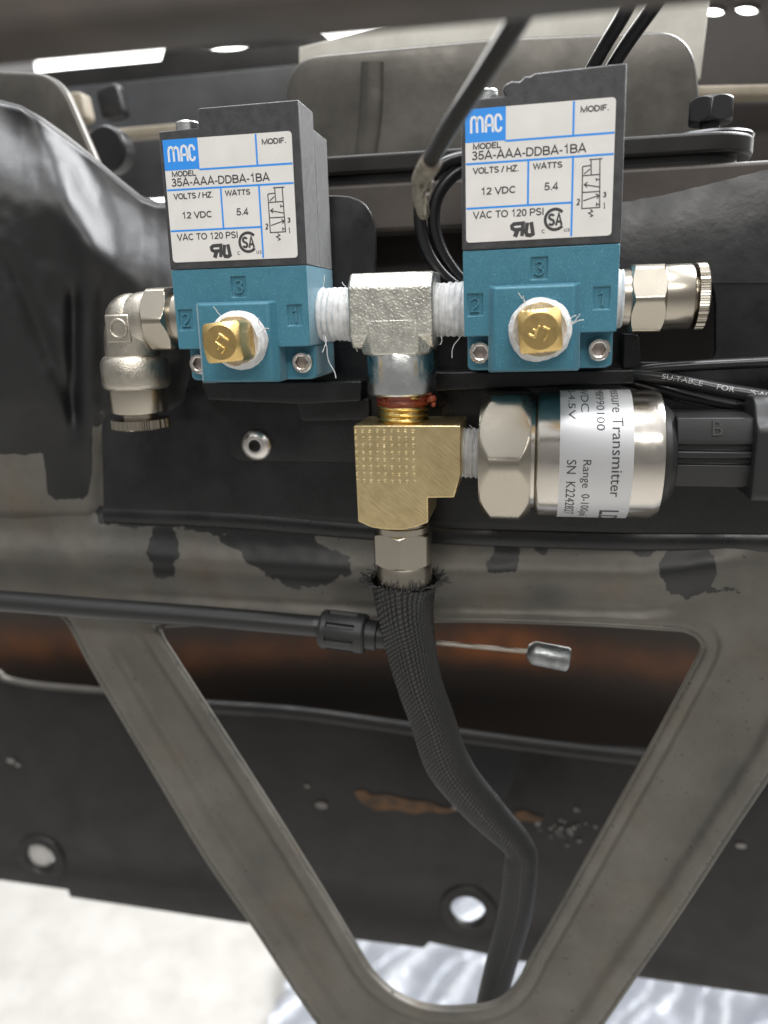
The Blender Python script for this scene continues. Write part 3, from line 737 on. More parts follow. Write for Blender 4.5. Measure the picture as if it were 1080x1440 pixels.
# behind the right side
ov = [[(lambda q: (q[0], q[2]))(P(cx + 17 * math.cos(t), cy + 8 * math.sin(t), 330)) for t in np.linspace(0, 2 * math.pi, 20, endpoint=False)] for cx, cy in ((1004, 14), (1052, 12))]
b = sheet2d(px2([(960, -60), (1180, -60), (1180, 330), (960, 330)], 330), ov, 330, 334, 0.6)
tag(mk('brown_skin', b, 'darkbrown', base=tuple(P(1050, 250, 330))), 'dark brown panel with two oval holes behind the hex bolt', 'panel')
b = sheet2d(px2([(975, 124), (1180, 120), (1180, 136), (975, 140)], 320), [], 316, 326, 1)
tag(mk('tan_rail', b, 'tan', base=tuple(P(1050, 130, 320))), 'thin dusty tan rail above the hex bolt', 'rail')
# ---- lower black skin seen through the V
low = thing('lower_skin', P(540, 1300, 300), 'lower black painted hood skin with round hole and scuffs', 'panel')
lo_px = [(-160, 955), (0, 957), (150, 972), (300, 1000), (700, 1040), (1250, 1080), (1250, 1425), (888, 1374), (728, 1352), (604, 1326), (596, 1334), (500, 1322), (362, 1302), (98, 1262), (95, 1252), (-160, 1215)]
hl = [(lambda q: (q[0], q[2]))(P(658 + 24 * math.cos(t), 1278 + 22 * math.sin(t), 300)) for t in np.linspace(0, 2 * math.pi, 28, endpoint=False)]
hl2 = [(lambda q: (q[0], q[2]))(P(57 + 20 * math.cos(t), 1203 + 17 * math.sin(t), 300)) for t in np.linspace(0, 2 * math.pi, 28, endpoint=False)]
b = sheet2d(px2(lo_px, 300), [hl, hl2], 300, 302.5, 0.5)
mk('skin', b, 'satinblack', low)
for (hx, hy) in ((658, 1278), (57, 1203)):
    c = P(hx, hy + 4, 299.4)
    b = rings(bmesh.new(), tuple(c), 'y', [(0.3, 13.2), (-0.5, 12.4), (-0.6, 8.4), (0.4, 7.8)], 36, cap0=False, cap1=False)
    mk('pressed_collar', b, 'satinblack', low)
c = P(57, 1203, 301)
M['plugcap'] = mat('pale_grey_plug', (0.42, 0.41, 0.39, 1), 0.5)
b = rings(bmesh.new(), tuple(c), 'y', [(1.5, 6.4), (0, 6.4), (-.8, 5.2), (-1.0, 2)], 32); mk('hole_plug', b, 'plugcap', low)
b = bmesh.new(); tube(b, spline([P(-150, 940, 298), P(-20, 940, 298), P(10, 955, 298), P(60, 964, 298), P(150, 972, 298), P(260, 985, 298)], 8), 1.5, 10)
mk('skin_rim', b, 'greytab', low)
b = bmesh.new(); tube(b, spline([P(270, 992, 299), P(420, 1003, 299), P(560, 1022, 299), P(720, 1044, 299), P(900, 1066, 299), P(1250, 1100, 299)], 8), 1, 10, sect=lambda i, th: (3.0 * math.cos(th), 2.2 * math.sin(th)))
mk('ledge', b, 'satinblack', low)
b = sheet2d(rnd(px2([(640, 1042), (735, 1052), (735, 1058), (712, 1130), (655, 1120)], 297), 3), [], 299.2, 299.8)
mk('shadow_patch', b, 'wire', low)  # flat dark sheet imitating the shade of a recess
# rusty scratch and dull scuffs
M['rustscuff'] = mat('rust_scuff', (0.10, 0.05, 0.02, 1), 0.7, col2=(0.03, 0.02, 0.012, 1), cscale=0.12)
b = sheet2d(px2([(498, 1113), (512, 1112), (522, 1119), (545, 1117), (570, 1125), (602, 1128), (620, 1136), (646, 1139), (628, 1144), (600, 1141), (585, 1145), (556, 1138), (530, 1140), (508, 1130)], 299.5), [], 299.3, 299.9); mk('rust_scrape', b, 'rustscuff', low)
b = sheet2d(px2([(724, 1142), (738, 1140), (752, 1148), (764, 1150), (760, 1158), (740, 1154), (728, 1156)], 299.5), [], 299.3, 299.9); mk('rust_scrape', b, 'rustscuff', low)
M['dust'] = mat('pale_dust', (0.16, 0.15, 0.14, 1), 0.8)
b = bmesh.new()
for k in range(26):
    x = random.gauss(788, 20); y = random.gauss(1165, 10); c = P(x, y, 299.2); r = random.uniform(.5, 1.3)
    b.faces.new([b.verts.new((c[0] + r * math.cos(t) * random.uniform(.6, 1.3), 299.2, c[2] + r * math.sin(t) * random.uniform(.6, 1.3))) for t in np.linspace(0, 2 * math.pi, 7, endpoint=False)])
for (x, y, r) in ((452, 1133, 3), (432, 1106, 1.4), (1042, 1190, 2.2), (642, 1136, 2.2), (15, 1070, 2.4), (25, 1076, 1.6)):
    c = P(x, y, 299.2); b.faces.new([b.verts.new((c[0] + r * math.cos(t), 299.2, c[2] + .6 * r * math.sin(t))) for t in np.linspace(0, 2 * math.pi, 9, endpoint=False)])
mk('dust_spots', b, 'dust', low)['kind'] = 'stuff'
# rusty upper back panel
def rustf(u, v):
    px = -200 + 1500 * u; py = 800 + 270 * v; p = P(px, py, 318)
    line = interp(px, [-200, 100, 240, 500, 700, 1000, 1300], [905, 905, 925, 905, 905, 945, 960])
    k = math.exp(-((py - line) / 24.0) ** 2) * (0.4 + 1.1 * math.exp(-((px - 710) / 70.0) ** 2))
    return (p[0], 318 + 8 * (v - .5), p[2], min(1, k))
tag(mk('rear_rusty_panel', sheet_grid(rustf, 150, 40), 'rust', base=tuple(P(540, 1040, 318)), smooth=180, recalc=False), 'dark brown panel with an orange rust streak behind the frame', 'panel')

# ---- out of focus bar close to the lens
b = bmesh.new()
a0 = P(-60, 103, 96); a1 = P(1140, 0, 96)
pf = [(84, 0.2), (86, 0), (95, 0), (96.5, 0.8), (96.5, 16), (84, 16)]
v0 = [b.verts.new((a0[0] - 25, y, a0[2] + z + 0.3)) for y, z in pf]; v1 = [b.verts.new((a1[0] + 25, y, a1[2] + z)) for y, z in pf]
b.faces.new(v0); b.faces.new(v1[::-1])
for i in range(6): b.faces.new((v0[i], v1[i], v1[(i + 1) % 6], v0[(i + 1) % 6]))
tag(mk('near_bar', b, 'brownsteel', base=tuple(a0), bevel=0.6), 'out of focus dark bar across the very top, close to the lens', 'bar')

# ================================================================== solenoid valves
# local valve frame: x 0..33.4, y 0 at the front face, z 0 at the seam between housing and body
def Lz(zx, zy):
    q = P(620 + zx / 3.857, 70 + zy / 3.857, 180); return (q[0] + 16.9, q[2] - 12.4)
def hou(poly):
    b = prism(bmesh.new(), poly, 'y', 0, 11.5)
    prism(b, [(0.05, 0), (33.35, 0), (33.35, 30.6), (0.05, 29.9)], 'y', 11.4, 23.0)
    return b
HOUS_A = [(0, 0.15), (33.4, 0.15), (33.3, 34.3), (10.2, 34.2), (9.9, 33.9), (9.7, 30.2), (0.1, 30.0)]
HOUS_B = [(0, 0.15), (33.4, 0.15), (33.3, 34.3), (15.2, 34.0), (14.2, 33.5), (13.2, 33.6), (12.2, 32.7), (10.4, 32.9), (9.0, 32.3), (8.6, 31.2), (9.2, 30.2), (0.1, 30.0)]

def make_valve():
    t = thing('solenoid_valve', (-85.7, 180, 10.8), 'x', 'valve', 'blue solenoid valves')
    Z = (0, 0, 0)
    h = mk('coil_housing', hou(HOUS_A), 'housing', t, base=Z, bevel=0.35)
    # label
    l0 = Lz(133, 1058); l1 = Lz(943, 270); X0, Z0, X1, Z1 = 0.9, 1.7, 31.4, 28.2
    lp = sheet2d(rnd([(X0, Z0), (X1, Z0), (X1, Z1), (X0, Z1)], 0.9), [], -0.09, 0.02)
    lab = mk('label_plate', lp, 'paper', t, base=Z)
    YB = -0.105; YI = -0.11
    b = bmesh.new()
    def hline(x0, x1, a, w=0.42): z = (Lz(*a[0])[1] + Lz(*a[1])[1]) / 2; stroke(b, [(x0, z), (x1, z)], w, YB)
    def vline(z0, z1, a, w=0.42): x = (Lz(*a[0])[0] + Lz(*a[1])[0]) / 2; stroke(b, [(x, z0), (x, z1)], w, YB - 0.002)
    c0 = Lz(357, 490); zH1 = (Lz(350, 500)[1] + Lz(938, 455)[1]) / 2
    b.faces.new([b.verts.new(p) for p in ((X0, YB, c0[1] - .1), (c0[0], YB, c0[1] - .1), (c0[0], YB, Z1), (X0, YB, Z1))])
    hline(c0[0], X1 - .1, ((350, 500), (938, 455))); vline(zH1, c0[1], ((350, 490), (355, 505)))
    vline(zH1, Z1 - .1, ((727, 287), (724, 468)))
    hline(X0 + .1, X1 - .1, ((133, 628), (935, 568))); zH2 = (Lz(133, 628)[1] + Lz(935, 568)[1]) / 2
    zH3 = (Lz(133, 868)[1] + Lz(713, 830)[1]) / 2; xV2 = (Lz(718, 580)[0] + Lz(710, 1017)[0]) / 2
    vline(Lz(710, 1017)[1], zH2, ((718, 580), (710, 1017))); vline(zH3, zH2, ((477, 605), (475, 845)))
    hline(X0 + .1, xV2, ((133, 868), (713, 830)))
    mk('blue_rules', b, 'blue', lab, base=Z, recalc=False)
    b = bmesh.new()
    def tx(s, bl, tr, bold=0.26): p = Lz(*bl); q = Lz(*tr); caps(b, s, p[0], p[1], q[0], q[1], YI, bold)
    tx('MODIF.', (762, 347), (920, 303)); tx('MODEL', (178, 543), (333, 501))
    tx('35A-AAA-DDBA-1BA', (170, 601), (795, 513), 0.30)
    tx('VOLTS / HZ.', (177, 676), (428, 627)); tx('WATTS', (503, 653), (664, 611))
    tx('12 VDC', (217, 789), (412, 741), 0.28); tx('5.4', (562, 768), (640, 722), 0.28)
    tx('VAC TO 120 PSI', (176, 919), (562, 861))
    tx('2', (738, 849), (756, 814)); tx('3', (880, 808), (900, 779)); tx('1', (881, 870), (893, 839))
    # recognised-component mark: mirrored R joined to U, slanted
    def S(pts, w=0.28, closed=False): stroke(b, [Lz(*p) for p in pts], w, YI, 0, closed)
    S([(440, 1014), (447, 944), (398, 948), (386, 958), (388, 972), (402, 980), (442, 976)], .78); S([(418, 978), (402, 1018)], .95)
    S([(470, 941), (462, 994), (468, 1008), (486, 1010), (500, 1002), (491, 938)], .82)
    # certification mark: ring open to the right around two letters
    cx, cz = Lz(620, 925)
    stroke(b, arc(cx, cz, 2.05, 42, 318, 26), 0.62, YI)
    p = Lz(582, 960); q = Lz(620, 893); caps(b, 'S', p[0], p[1], q[0], q[1], YI, .5)
    p = Lz(622, 958); q = Lz(660, 891); caps(b, 'A', p[0], p[1], q[0], q[1], YI, .48)
    for s_, bl, tr in (('c', (546, 1000), (563, 979)), ('us', (667, 993), (700, 973))):
        p = Lz(*bl); q = Lz(*tr); text_front(b, s_, p[0], p[1], q[0], q[1], YI, 0, .0)
    # port diagram
    k = .24
    S([(772, 640), (766, 868), (862, 862), (866, 602)], k); S([(808, 603), (880, 598)], k); S([(818, 602), (818, 687)], k)
    S([(772, 640), (818, 634)], k); S([(772, 690), (866, 683)], k); S([(780, 680), (812, 654)], k); S([(768, 781), (864, 775)], k)
    S([(862, 752), (782, 738)], k); S([(798, 725), (780, 738), (795, 752)], k); S([(862, 712), (846, 710)], k); S([(846, 702), (846, 720)], k)
    S([(774, 826), (856, 798)], k); S([(842, 788), (858, 798), (848, 816)], k); S([(862, 845), (846, 846)], k); S([(846, 836), (846, 856)], k)
    S([(812, 872), (824, 884), (802, 892), (824, 906), (810, 914)], k)
    mk('lettering', b, 'ink', lab, base=Z, recalc=False)
    b = bmesh.new()
    def Wt(pts, w=.5): stroke(b, [Lz(*p) for p in pts], w, YI - .003)
    Wt([(170, 455), (170, 388), (176, 370), (188, 366), (199, 376), (201, 392), (202, 452)]); Wt([(201, 392), (206, 374), (218, 366), (229, 374), (232, 390), (233, 450)])
    Wt([(250, 450), (250, 385), (256, 364), (268, 357), (280, 362), (286, 378), (288, 448)]); Wt([(250, 412), (287, 409)])
    Wt([(334, 384), (330, 364), (320, 354), (309, 356), (302, 370), (302, 420), (306, 436), (316, 443), (328, 438), (334, 420)])
    mk('logo', b, 'inkwhite', lab, base=Z, recalc=False)
    # terminal screw on the low corner
    b = rings(bmesh.new(), (4.9, 5.4, 0), 'z', [(29.5, 2.65), (32.4, 2.65), (32.8, 2.35), (32.8, 1.0)], 36); mk('terminal_screw', b, 'zincsmooth', t, base=Z)
    # cast body
    b = prism(bmesh.new(), [(0.15, 0), (33.3, 0), (33.2, -18.1), (0.3, -18.3)], 'y', 0.1, 23.6)
    pk = []
    NUM = (('3', (745, 766), (385, 345)), )
    nums = (('3', 16.6, -4.2), ('2', 2.7, -11.4), ('1', 29.9, -11.0))
    for s, cx, cz in nums: pk.append(box(bmesh.new(), cx - 1.75, cx + 1.75, -1, 0.65, cz - 2.35, cz + 2.35))
    b = bool_cut(b, pk)
    body = mk('valve_body', b, 'teal', t, base=Z, bevel=0.22)
    for s, cx, cz in nums:
        b = bmesh.new(); caps(b, s, cx - 1.2, cz - 1.65, cx + 1.2, cz + 1.65, 0.66, 0.36, 0.5)
        mk('port_numeral', b, 'teal', body, base=Z)
    b = prism(bmesh.new(), [(0.5, -17.9), (33.0, -17.9), (33.0, -25.6), (31.5, -26.2), (1.5, -26.2), (0.5, -25.6)], 'y', 5.4, 23.4)
    mk('foot', b, 'teal', t, base=Z, bevel=0.5)
    # port boss with sloped flanks
    b = bmesh.new(); o = [(5.6, -7.5), (25.6, -7.5), (25.6, -26.3), (5.6, -26.3)]; i = [(7.0, -8.0), (24.2, -8.0), (24.2, -25.9), (7.0, -25.9)]
    A = [b.verts.new((x, 6.0, z)) for x, z in o]; C = [b.verts.new((x, 0.2, z)) for x, z in o]; B = [b.verts.new((x, -1.9, z)) for x, z in i]
    b.faces.new(A[::-1]); b.faces.new(B)
    for k2 in range(4):
        b.faces.new((A[k2], A[(k2 + 1) % 4], C[(k2 + 1) % 4], C[k2])); b.faces.new((C[k2], C[(k2 + 1) % 4], B[(k2 + 1) % 4], B[k2]))
    mk('port_boss', b, 'teal', t, base=Z, bevel=0.45, seg=3)
    # socket head screws
    for sx in (3.6, 29.9):
        b = rings(bmesh.new(), (sx, 5.4, -22.0), 'y', [(0.2, 2.55), (-1.7, 2.55), (-2.1, 2.2), (-2.1, 1.75)], 40, cap1=False)
        rings(b, (sx, 5.4, -22.0), 'y', [(-2.1, 1.75), (-2.0, 1.6)], 48, lambda th, tt, r: min(hexr(th, 1.4, 1.62), r) if tt > -2.05 else 1.75, cap0=False, cap1=False)
        s = mk('socket_screw', b, 'screw', t, base=Z, smooth=40)
        b = rings(bmesh.new(), (sx, 5.4, -22.0), 'y', [(-2.0, 1.6), (-0.35, 1.5), (-0.1, 0.1)], 48, lambda th, tt, r: min(hexr(th, 1.4, 1.62), r), cap0=False)
        mk('hex_socket', b, 'socket', s, base=Z, smooth=15)
    return t
def part_children(o): return [c for c in bpy.data.objects if c.parent == o]
def dup(o, parent=None):
    c = o.copy(); COL.objects.link(c); c.parent = parent
    for k in part_children(o): dup(k, c)
    return c
v1 = make_valve(); v1['label'] = 'left blue solenoid valve with intact corner, above the elbow fitting'
v2 = dup(v1); v2.location = W((-16.9, 180, 12.4)); v2.rotation_euler = (0, R(-0.5), 0)
v2['label'] = 'right blue solenoid valve with a chipped upper left corner'
for k in part_children(v2):
    if k.name.startswith('coil_housing'):
        b = hou(HOUS_B)
        for v in b.verts: v.co *= MM
        bmesh.ops.recalc_face_normals(b, faces=b.faces)
        me = bpy.data.meshes.new('coil_housing'); b.to_mesh(me); b.free(); me.materials.append(M['housing']); finish(me); k.data = me
        k['label'] = 'black housing with broken corner'

# ================================================================== brass plugs
def plug(cx, cz, y0, yh, rotdeg, label, seed):
    t = thing('pipe_plug', (cx, y0, cz), label, 'plug', 'brass plugs')
    prof = [(y0 + 3, 6.7), (y0, 6.75), (y0 - .5, 6.45), (y0 - .7, 6.7), (y0 - 1.3, 6.75), (y0 - 1.6, 6.4), (y0 - 1.8, 6.6), (y0 - 2.4, 6.6), (y0 - 2.7, 6.2), (y0 - 3.2, 6.3), (y0 - 3.7, 6.05), (y0 - 3.9, 5.6), (y0 - 3.5, 5.2), (y0 - 3.2, 4.6), (y0 - 3.0, 3)]
    b = rings(bmesh.new(), (cx, 0, cz), 'y', prof, 72, lambda th, t_, r: r * (1 + .07 * noise.noise(Vector((math.cos(th) * 1.8 + seed, math.sin(th) * 1.8, t_ * 1.1))) - (.05 * max(0, noise.noise(Vector((math.cos(th) * 5 + seed, math.sin(th) * 5, t_ * .4)))))))
    tp = mk('thread_tape', b, 'tape', t, smooth=50)
    b = bmesh.new(); st = []
    for k in range(6):
        a = random.choice(SA) + random.uniform(-.25, .25); r = 6.5
        st.append(((cx + r * math.cos(a), y0 - random.uniform(0, 3.6), cz + r * math.sin(a)), (math.cos(a), -.5, math.sin(a) + .4), random.uniform(1.0, 3.4)))
    strands(b, st, 0.09, 9)
    mk('tape_strands', b, 'tape', tp)
    b = bmesh.new(); h = 4.35; ca, sa = math.cos(R(rotdeg)), math.sin(R(rotdeg))
    # square head whose outer end is turned to a round face
    n = 120; prof = [(y0 + 1, 'sq', 1), (yh + 1.9, 'sq', 1)] + [(yh + 1.6 * (1 - j / 7), 'rd', 5.75 - 2.0 * j / 7) for j in range(8)]
    prev = None
    for (y, k, r) in prof:
        ring = []
        for i in range(n):
            th = 2 * math.pi * i / n + math.pi / n; sq = h / max(abs(math.cos(th)), abs(math.sin(th)))
            rr = min(sq, 5.75) if k == 'sq' else min(sq, r)
            x, z = rr * math.cos(th), rr * math.sin(th); ring.append(b.verts.new((cx + x * ca - z * sa, y, cz + x * sa + z * ca)))
        if prev:
            for i in range(n): b.faces.new((prev[i], prev[(i + 1) % n], ring[(i + 1) % n], ring[i]))
        prev = ring
    b.faces.new(prev)
    hd = mk('square_head', b, 'brassplug', t, smooth=18)
    b = bmesh.new()
    def LR(pts): stroke(b, [(cx + (x * c2 - z * s2), cz + (x * s2 + z * c2)) for x, z in pts], 0.55, yh + 0.1, 0.6)
    c2, s2 = math.cos(R(rotdeg + mark)), math.sin(R(rotdeg + mark))
    LR([(-1.5, 1.5), (-1.5, -1.0), (-0.1, -1.0)]); LR([(0.5, -1.0), (0.5, 1.5), (1.9, 1.5)]); LR([(0.5, 0.3), (1.6, 0.3)])
    mk('stamped_mark', b, 'brassthread', hd, bevel=0.2)
    return t
SA = (2.0, 0.4, 0.1);
mark = -130; plug(-68.6, -5.6, 178.2, 165.5, 4, 'brass square head plug on the left valve', 1.0)
SA = (2.3, -0.1, 0.15);
mark = 150; plug(0.2, -4.6, 178.2, 166.0, 5, 'brass square head plug on the right valve', 5.0)

# ================================================================== zinc street tee
tee = thing('pipe_tee', (-33.6, 192, -19.6), 'silver cast zinc tee joining the two valves', 'pipe tee')
oc = lambda h, f: [(-f, h), (f, h), (h, f), (h, -f), (f, -h), (-f, -h), (-h, -f), (-h, f)]
b = prism(bmesh.new(), [(192 + y, 0.2 + z) for y, z in oc(8.7, 5.4)], 'x', -43.9, -23.9); mk('run_body', b, 'zinc', tee, bevel=0.7, seg=3)
b = bmesh.new(); zt = 2
oc2 = oc(8.4, 5.2)
top = [b.verts.new((-33.5 + x * 1.14, 191.9 + (y - .25 if y < 0 else y), zt - 7)) for x, y in oc2]; bot = [b.verts.new((-33.2 + x * .96, 191.9 + (y - .1 if y < 0 else y) * .985, -9.9)) for x, y in oc2]
t0 = [b.verts.new((-33.6 + x * 1.16, 191.9 + (y - .25 if y < 0 else y), zt - 3.5)) for x, y in oc2]
b.faces.new(t0[::-1]); b.faces.new(bot)
for i in range(8):
    b.faces.new((top[i], top[(i + 1) % 8], bot[(i + 1) % 8], bot[i])); b.faces.new((t0[i], t0[(i + 1) % 8], top[(i + 1) % 8], top[i]))
mk('branch_body', b, 'zinc', tee, bevel=0.6, seg=3)
b = rings(bmesh.new(), (-33, 192, 0), 'z', [(-8.8, 8.2), (-9.2, 8.45), (-19.2, 8.45), (-19.7, 8.0), (-19.7, 6.6), (-12, 6.4)], 64); mk('branch_collar', b, 'zincsmooth', tee, smooth=40)
th1 = mk('taped_thread', thread(bmesh.new(), (0, 192, -0.3), 'x', -52.6, -43.4, 6.45, 1.41, 0.42, rough=0.35, seed=2), 'tape', tee, smooth=60)
th2 = mk('taped_thread', thread(bmesh.new(), (0, 192, 0.1), 'x', -24.4, -16.2, 6.4, 1.41, 0.42, rough=0.35, seed=9), 'tape', tee, smooth=60)
b = bmesh.new(); strands(b, [((-51, 186.5, -5), (.3, -.4, -1), 11), ((-50.6, 187, 5.4), (-.1, -.4, 1), 3.6), ((-50.5, 186.2, -5.2), (.2, -.4, -1), 5), ((-44.5, 187, -6), (.8, 0, -1), 4), ((-45, 187, 6), (-.5, 0, 1), 1.5)], 0.11, 9); mk('tape_strands', b, 'tape', th1)
b = bmesh.new(); strands(b, [((-18, 186.6, -6), (-1, -.3, -.8), 5.5), ((-22.5, 187, -6), (.3, 0, -1), 2.0)], 0.1); mk('tape_strands', b, 'tape', th2)

# ================================================================== brass tee
bt = thing('brass_tee', (-43.7, 184.0, -26.6), 'drilled and milled brass tee block below the silver tee', 'pipe tee')
poly = [(-43.7, -26.5), (-17.6, -26.5), (-17.6, -38.2), (-19.3, -44.0), (-25.7, -44.2), (-25.7, -50.4), (-28.5, -51.6), (-32, -52.5), (-36, -52.6), (-40, -52.1), (-43.4, -50.6)]
mk('block', prism(bmesh.new(), poly, 'y', 184, 201), 'brassblock', bt, bevel=0.3)
b = thread(bmesh.new(), (-32.8, 192, 0), 'z', -26.7, -18.5, 6.5, 1.41, 0.7); mk('male_thread', b, 'brassthread', bt, smooth=45)
b = thread(bmesh.new(), (-32.8, 192, 0), 'z', -22.4, -19.3, 6.62, 1.41, 0.5, rough=0.4, seed=4)
for k in range(5):
    a = random.uniform(-2.2, -0.2); c = (-32.8 + 6.9 * math.cos(a), 192 + 6.9 * math.sin(a), random.uniform(-21.4, -19.8)); bmesh.ops.create_icosphere(b, subdivisions=2, radius=random.uniform(.3, .55), matrix=Matrix.Translation(c))
bmesh.ops.create_icosphere(b, subdivisions=2, radius=1.15, matrix=Matrix.Translation((-25.6, 190.5, -20.8)) @ Matrix.Diagonal((1.3, 1, .9, 1)))
bmesh.ops.create_icosphere(b, subdivisions=2, radius=.7, matrix=Matrix.Translation((-24.9, 190.2, -22.2)))
mk('thread_sealant', b, 'sealant', bt, smooth=60)

# ================================================================== pressure transmitter
AXZ, AXY = -34.7, 193.5
tr = thing('pressure_transmitter', (0, AXY, AXZ), 'stainless pressure transmitter with silver printed label and black plug', 'pressure sensor')
s1 = mk('taped_thread', thread(bmesh.new(), (0, AXY, AXZ), 'x', -19, -12, 6.35, 1.3, 0.55, rough=0.15, seed=12), 'tape', tr, smooth=60)
b = bmesh.new(); strands(b, [((-14, 188, -28.3), (-1, -.2, .8), 4), ((-13.5, 188, -28.5), (-1, -.2, .2), 3)], .08); mk('tape_strands', b, 'tape', s1)
b = hexnut(bmesh.new(), (0, AXY, AXZ), 'x', -13.2, -1.2, 15.1, 16.75, ph=0, ch=2.6)
mk('hex_nut', b, 'nickel', tr, smooth=22)
b = rings(bmesh.new(), (0, AXY, AXZ), 'x', [(-1.6, 13.6), (-0.4, 13.6), (0.1, 14.9), (0.8, 15.3), (26.8, 15.3), (28.1, 14.8), (28.5, 13.8), (28.5, 9)], 96)
mk('barrel', b, 'steel', tr, smooth=40)
b = rings(bmesh.new(), (0, AXY, AXZ), 'x', [(5.2, 15.32), (5.2, 15.42), (21.3, 15.42), (21.3, 15.32)], 128, cap0=False, cap1=False)
lab = mk('label_band', b, 'labelsilver', tr, smooth=60)
def wrap(dst, s, x0, x1, a0, a1, r=15.46, bold=.0):
    """text running down round the barrel: a0..a1 degrees below the horizontal facing the viewer, letter tops towards +X"""
    tb = text_bm(s, 0, bold)
    bmesh.ops.triangulate(tb, faces=tb.faces)
    bmesh.ops.subdivide_edges(tb, edges=[e for e in tb.edges if abs(e.verts[0].co.x - e.verts[1].co.x) * abs(a1 - a0) > 8], cuts=2)
    add_bm(dst, tb, lambda c: Vector((x0 + c.y * (x1 - x0), AXY - r * math.cos(R(a0 + (a1 - a0) * c.x)), AXZ - r * math.sin(R(a0 + (a1 - a0) * c.x)))))
b = bmesh.new()
wrap(b, 'Pressure Transmitter', 16.6, 19.0, -98, 29)
wrap(b, 'M8990100', 13.2, 15.0, -86, -30); wrap(b, '24VDC', 9.8, 11.6, -100, -48); wrap(b, '0.5-4.5V', 7.0, 8.6, -100, -40)
wrap(b, 'Range  0-100psi', 9.8, 12.2, -5, 62); wrap(b, 'SN  K2242827', 6.8, 8.9, -5, 57)
wrap(b, 'LDM', 14.8, 19.2, 48, 92, bold=.1)
mk('lettering', b, 'ink', lab, recalc=False)
b = rings(bmesh.new(), (0, AXY, AXZ), 'x', [(28.3, 11.6), (30.0, 11.6), (30.4, 11.2), (31.2, 10.4), (31.5, 10.0), (31.5, 4)], 64); mk('end_cap', b, 'plastic', tr, smooth=40)
# plug body: faceted with two grooves
pp = [(-9.2, 3.5), (-7.6, 8.2), (-2, 8.4), (6, 8.4), (6, -8), (-5, -8.2), (-7.6, -7.6), (-9.3, -2.4), (-8.3, -2.2), (-8.3, -0.9), (-9.4, -0.7), (-9.4, 0.7), (-8.3, 0.9), (-8.3, 2.2), (-9.3, 2.4)]
b = prism(bmesh.new(), [(AXY + y, AXZ + 1.6 + z) for y, z in pp], 'x', 31.2, 47.4); pb = mk('plug_body', b, 'plastic', tr, bevel=0.25)
b = bmesh.new(); text_front(b, 'B', 38.6, AXZ + 6.0, 40.8, AXZ + 9.2, AXY, 0.3, .0)
for v in b.verts: v.co.y += -9.2 + (v.co.z - AXZ - 1.6 - 3.5) * 0.34
mk('moulded_letter', b, 'plastic', pb)
b = sheet2d(rnd([(AXY - 12, AXZ - 8.6), (AXY + 9, AXZ - 8.6), (AXY + 9, AXZ + 13.5), (AXY - 6, AXZ + 14.5), (AXY - 9.5, AXZ + 9.5), (AXY - 12, AXZ + 8)], 2.5), [], 0, 4.2, 0.6)
for v in b.verts: v.co = Vector((47.2 + v.co.y, v.co.x, v.co.z))
mk('plug_flange', b, 'plastic', tr)
b = rings(bmesh.new(), (0, AXY, AXZ + 1), 'x', [(51, 9.5), (72, 9.2), (74, 7)], 40); mk('cable_boot', b, 'plastic', tr)

# ================================================================== hose fitting and braided sleeve
hf = thing('hose_fitting', (-33.5, 192, -53), 'nickel plated hex hose fitting under the brass tee', 'fitting')
b = rings(bmesh.new(), (-33.4, 192, 0), 'z', [(-51.5, 6.3), (-53.0, 6.3), (-53.2, 7.0), (-54.8, 7.0)], 48); mk('neck', b, 'nickel', hf, smooth=40)
b = hexnut(bmesh.new(), (-33.4, 192, 0), 'z', -63.6, -54.6, 7.0, 7.85, ph=R(30), ch=0.7); mk('hex_nut', b, 'nickel', hf, smooth=22)
b = rings(bmesh.new(), (-33.2, 192, 0), 'z', [(-72, 6.0), (-71, 7.15), (-64.2, 7.2), (-63.4, 6.8)], 56); mk('collar', b, 'nickel', hf, smooth=40)

sl = thing('braided_sleeve', (-33, 192, -70), 'black braided sleeve with frayed top hanging through the V brace', 'cable sleeve')
ST = [(518, 620, 816, 192, 8.8), (525, 612, 832, 192, 8.2), (531, 609, 860, 192, 6.9), (540, 613, 905, 193, 5.6), (556, 622, 960, 194, 5.0), (574, 640, 1010, 196, 4.6), (596, 668, 1078, 199, 4.4), (645, 716, 1138, 202, 4.2), (704, 752, 1188, 205.5, 4.4), (708, 756, 1218, 207.5, 4.6), (700, 748, 1284, 212, 4.4), (683, 727, 1353, 216.5, 4.2), (668, 708, 1420, 221, 4.2), (654, 694, 1490, 226, 4.2)]
cen = []; hw = []; ht = []
for (l, r, y, Y, h) in ST:
    a = P(l, y, Y); c = P(r, y, Y); cen.append((a + c) / 2); hw.append(np.linalg.norm(c - a) / 2); ht.append(h)
for i in range(len(cen)):
    d = _n(cen[min(i + 1, len(cen) - 1)] - cen[max(i - 1, 0)]); hw[i] *= math.hypot(d[1], d[2]) * .94; ht[i] *= 0.8 if i > 2 else 1
path = spline(cen, 14); nP = len(path)
ks = np.linspace(0, len(cen) - 1, nP); HW = np.interp(ks, range(len(cen)), hw); HT = np.interp(ks, range(len(cen)), ht)
def sect(i, th):
    # flattened loom over a couple of wires, with soft lengthwise folds
    w = 1 + 0.02 * math.sin(th * 5 + i * 0.02) + 0.05 * abs(math.sin(th * 21)) ** .6 * min(1, i / 20)
    c, s = math.cos(th), math.sin(th)
    return (HW[i] * math.copysign(abs(c) ** 0.85, c) * w, HT[i] * math.copysign(abs(s) ** 0.85, s) * w)
b = bmesh.new(); SEG = 208; rl = tube(b, path, 1, SEG, sect=sect, cap=False)
uvl = b.loops.layers.uv.new('UVMap'); dist = [0]
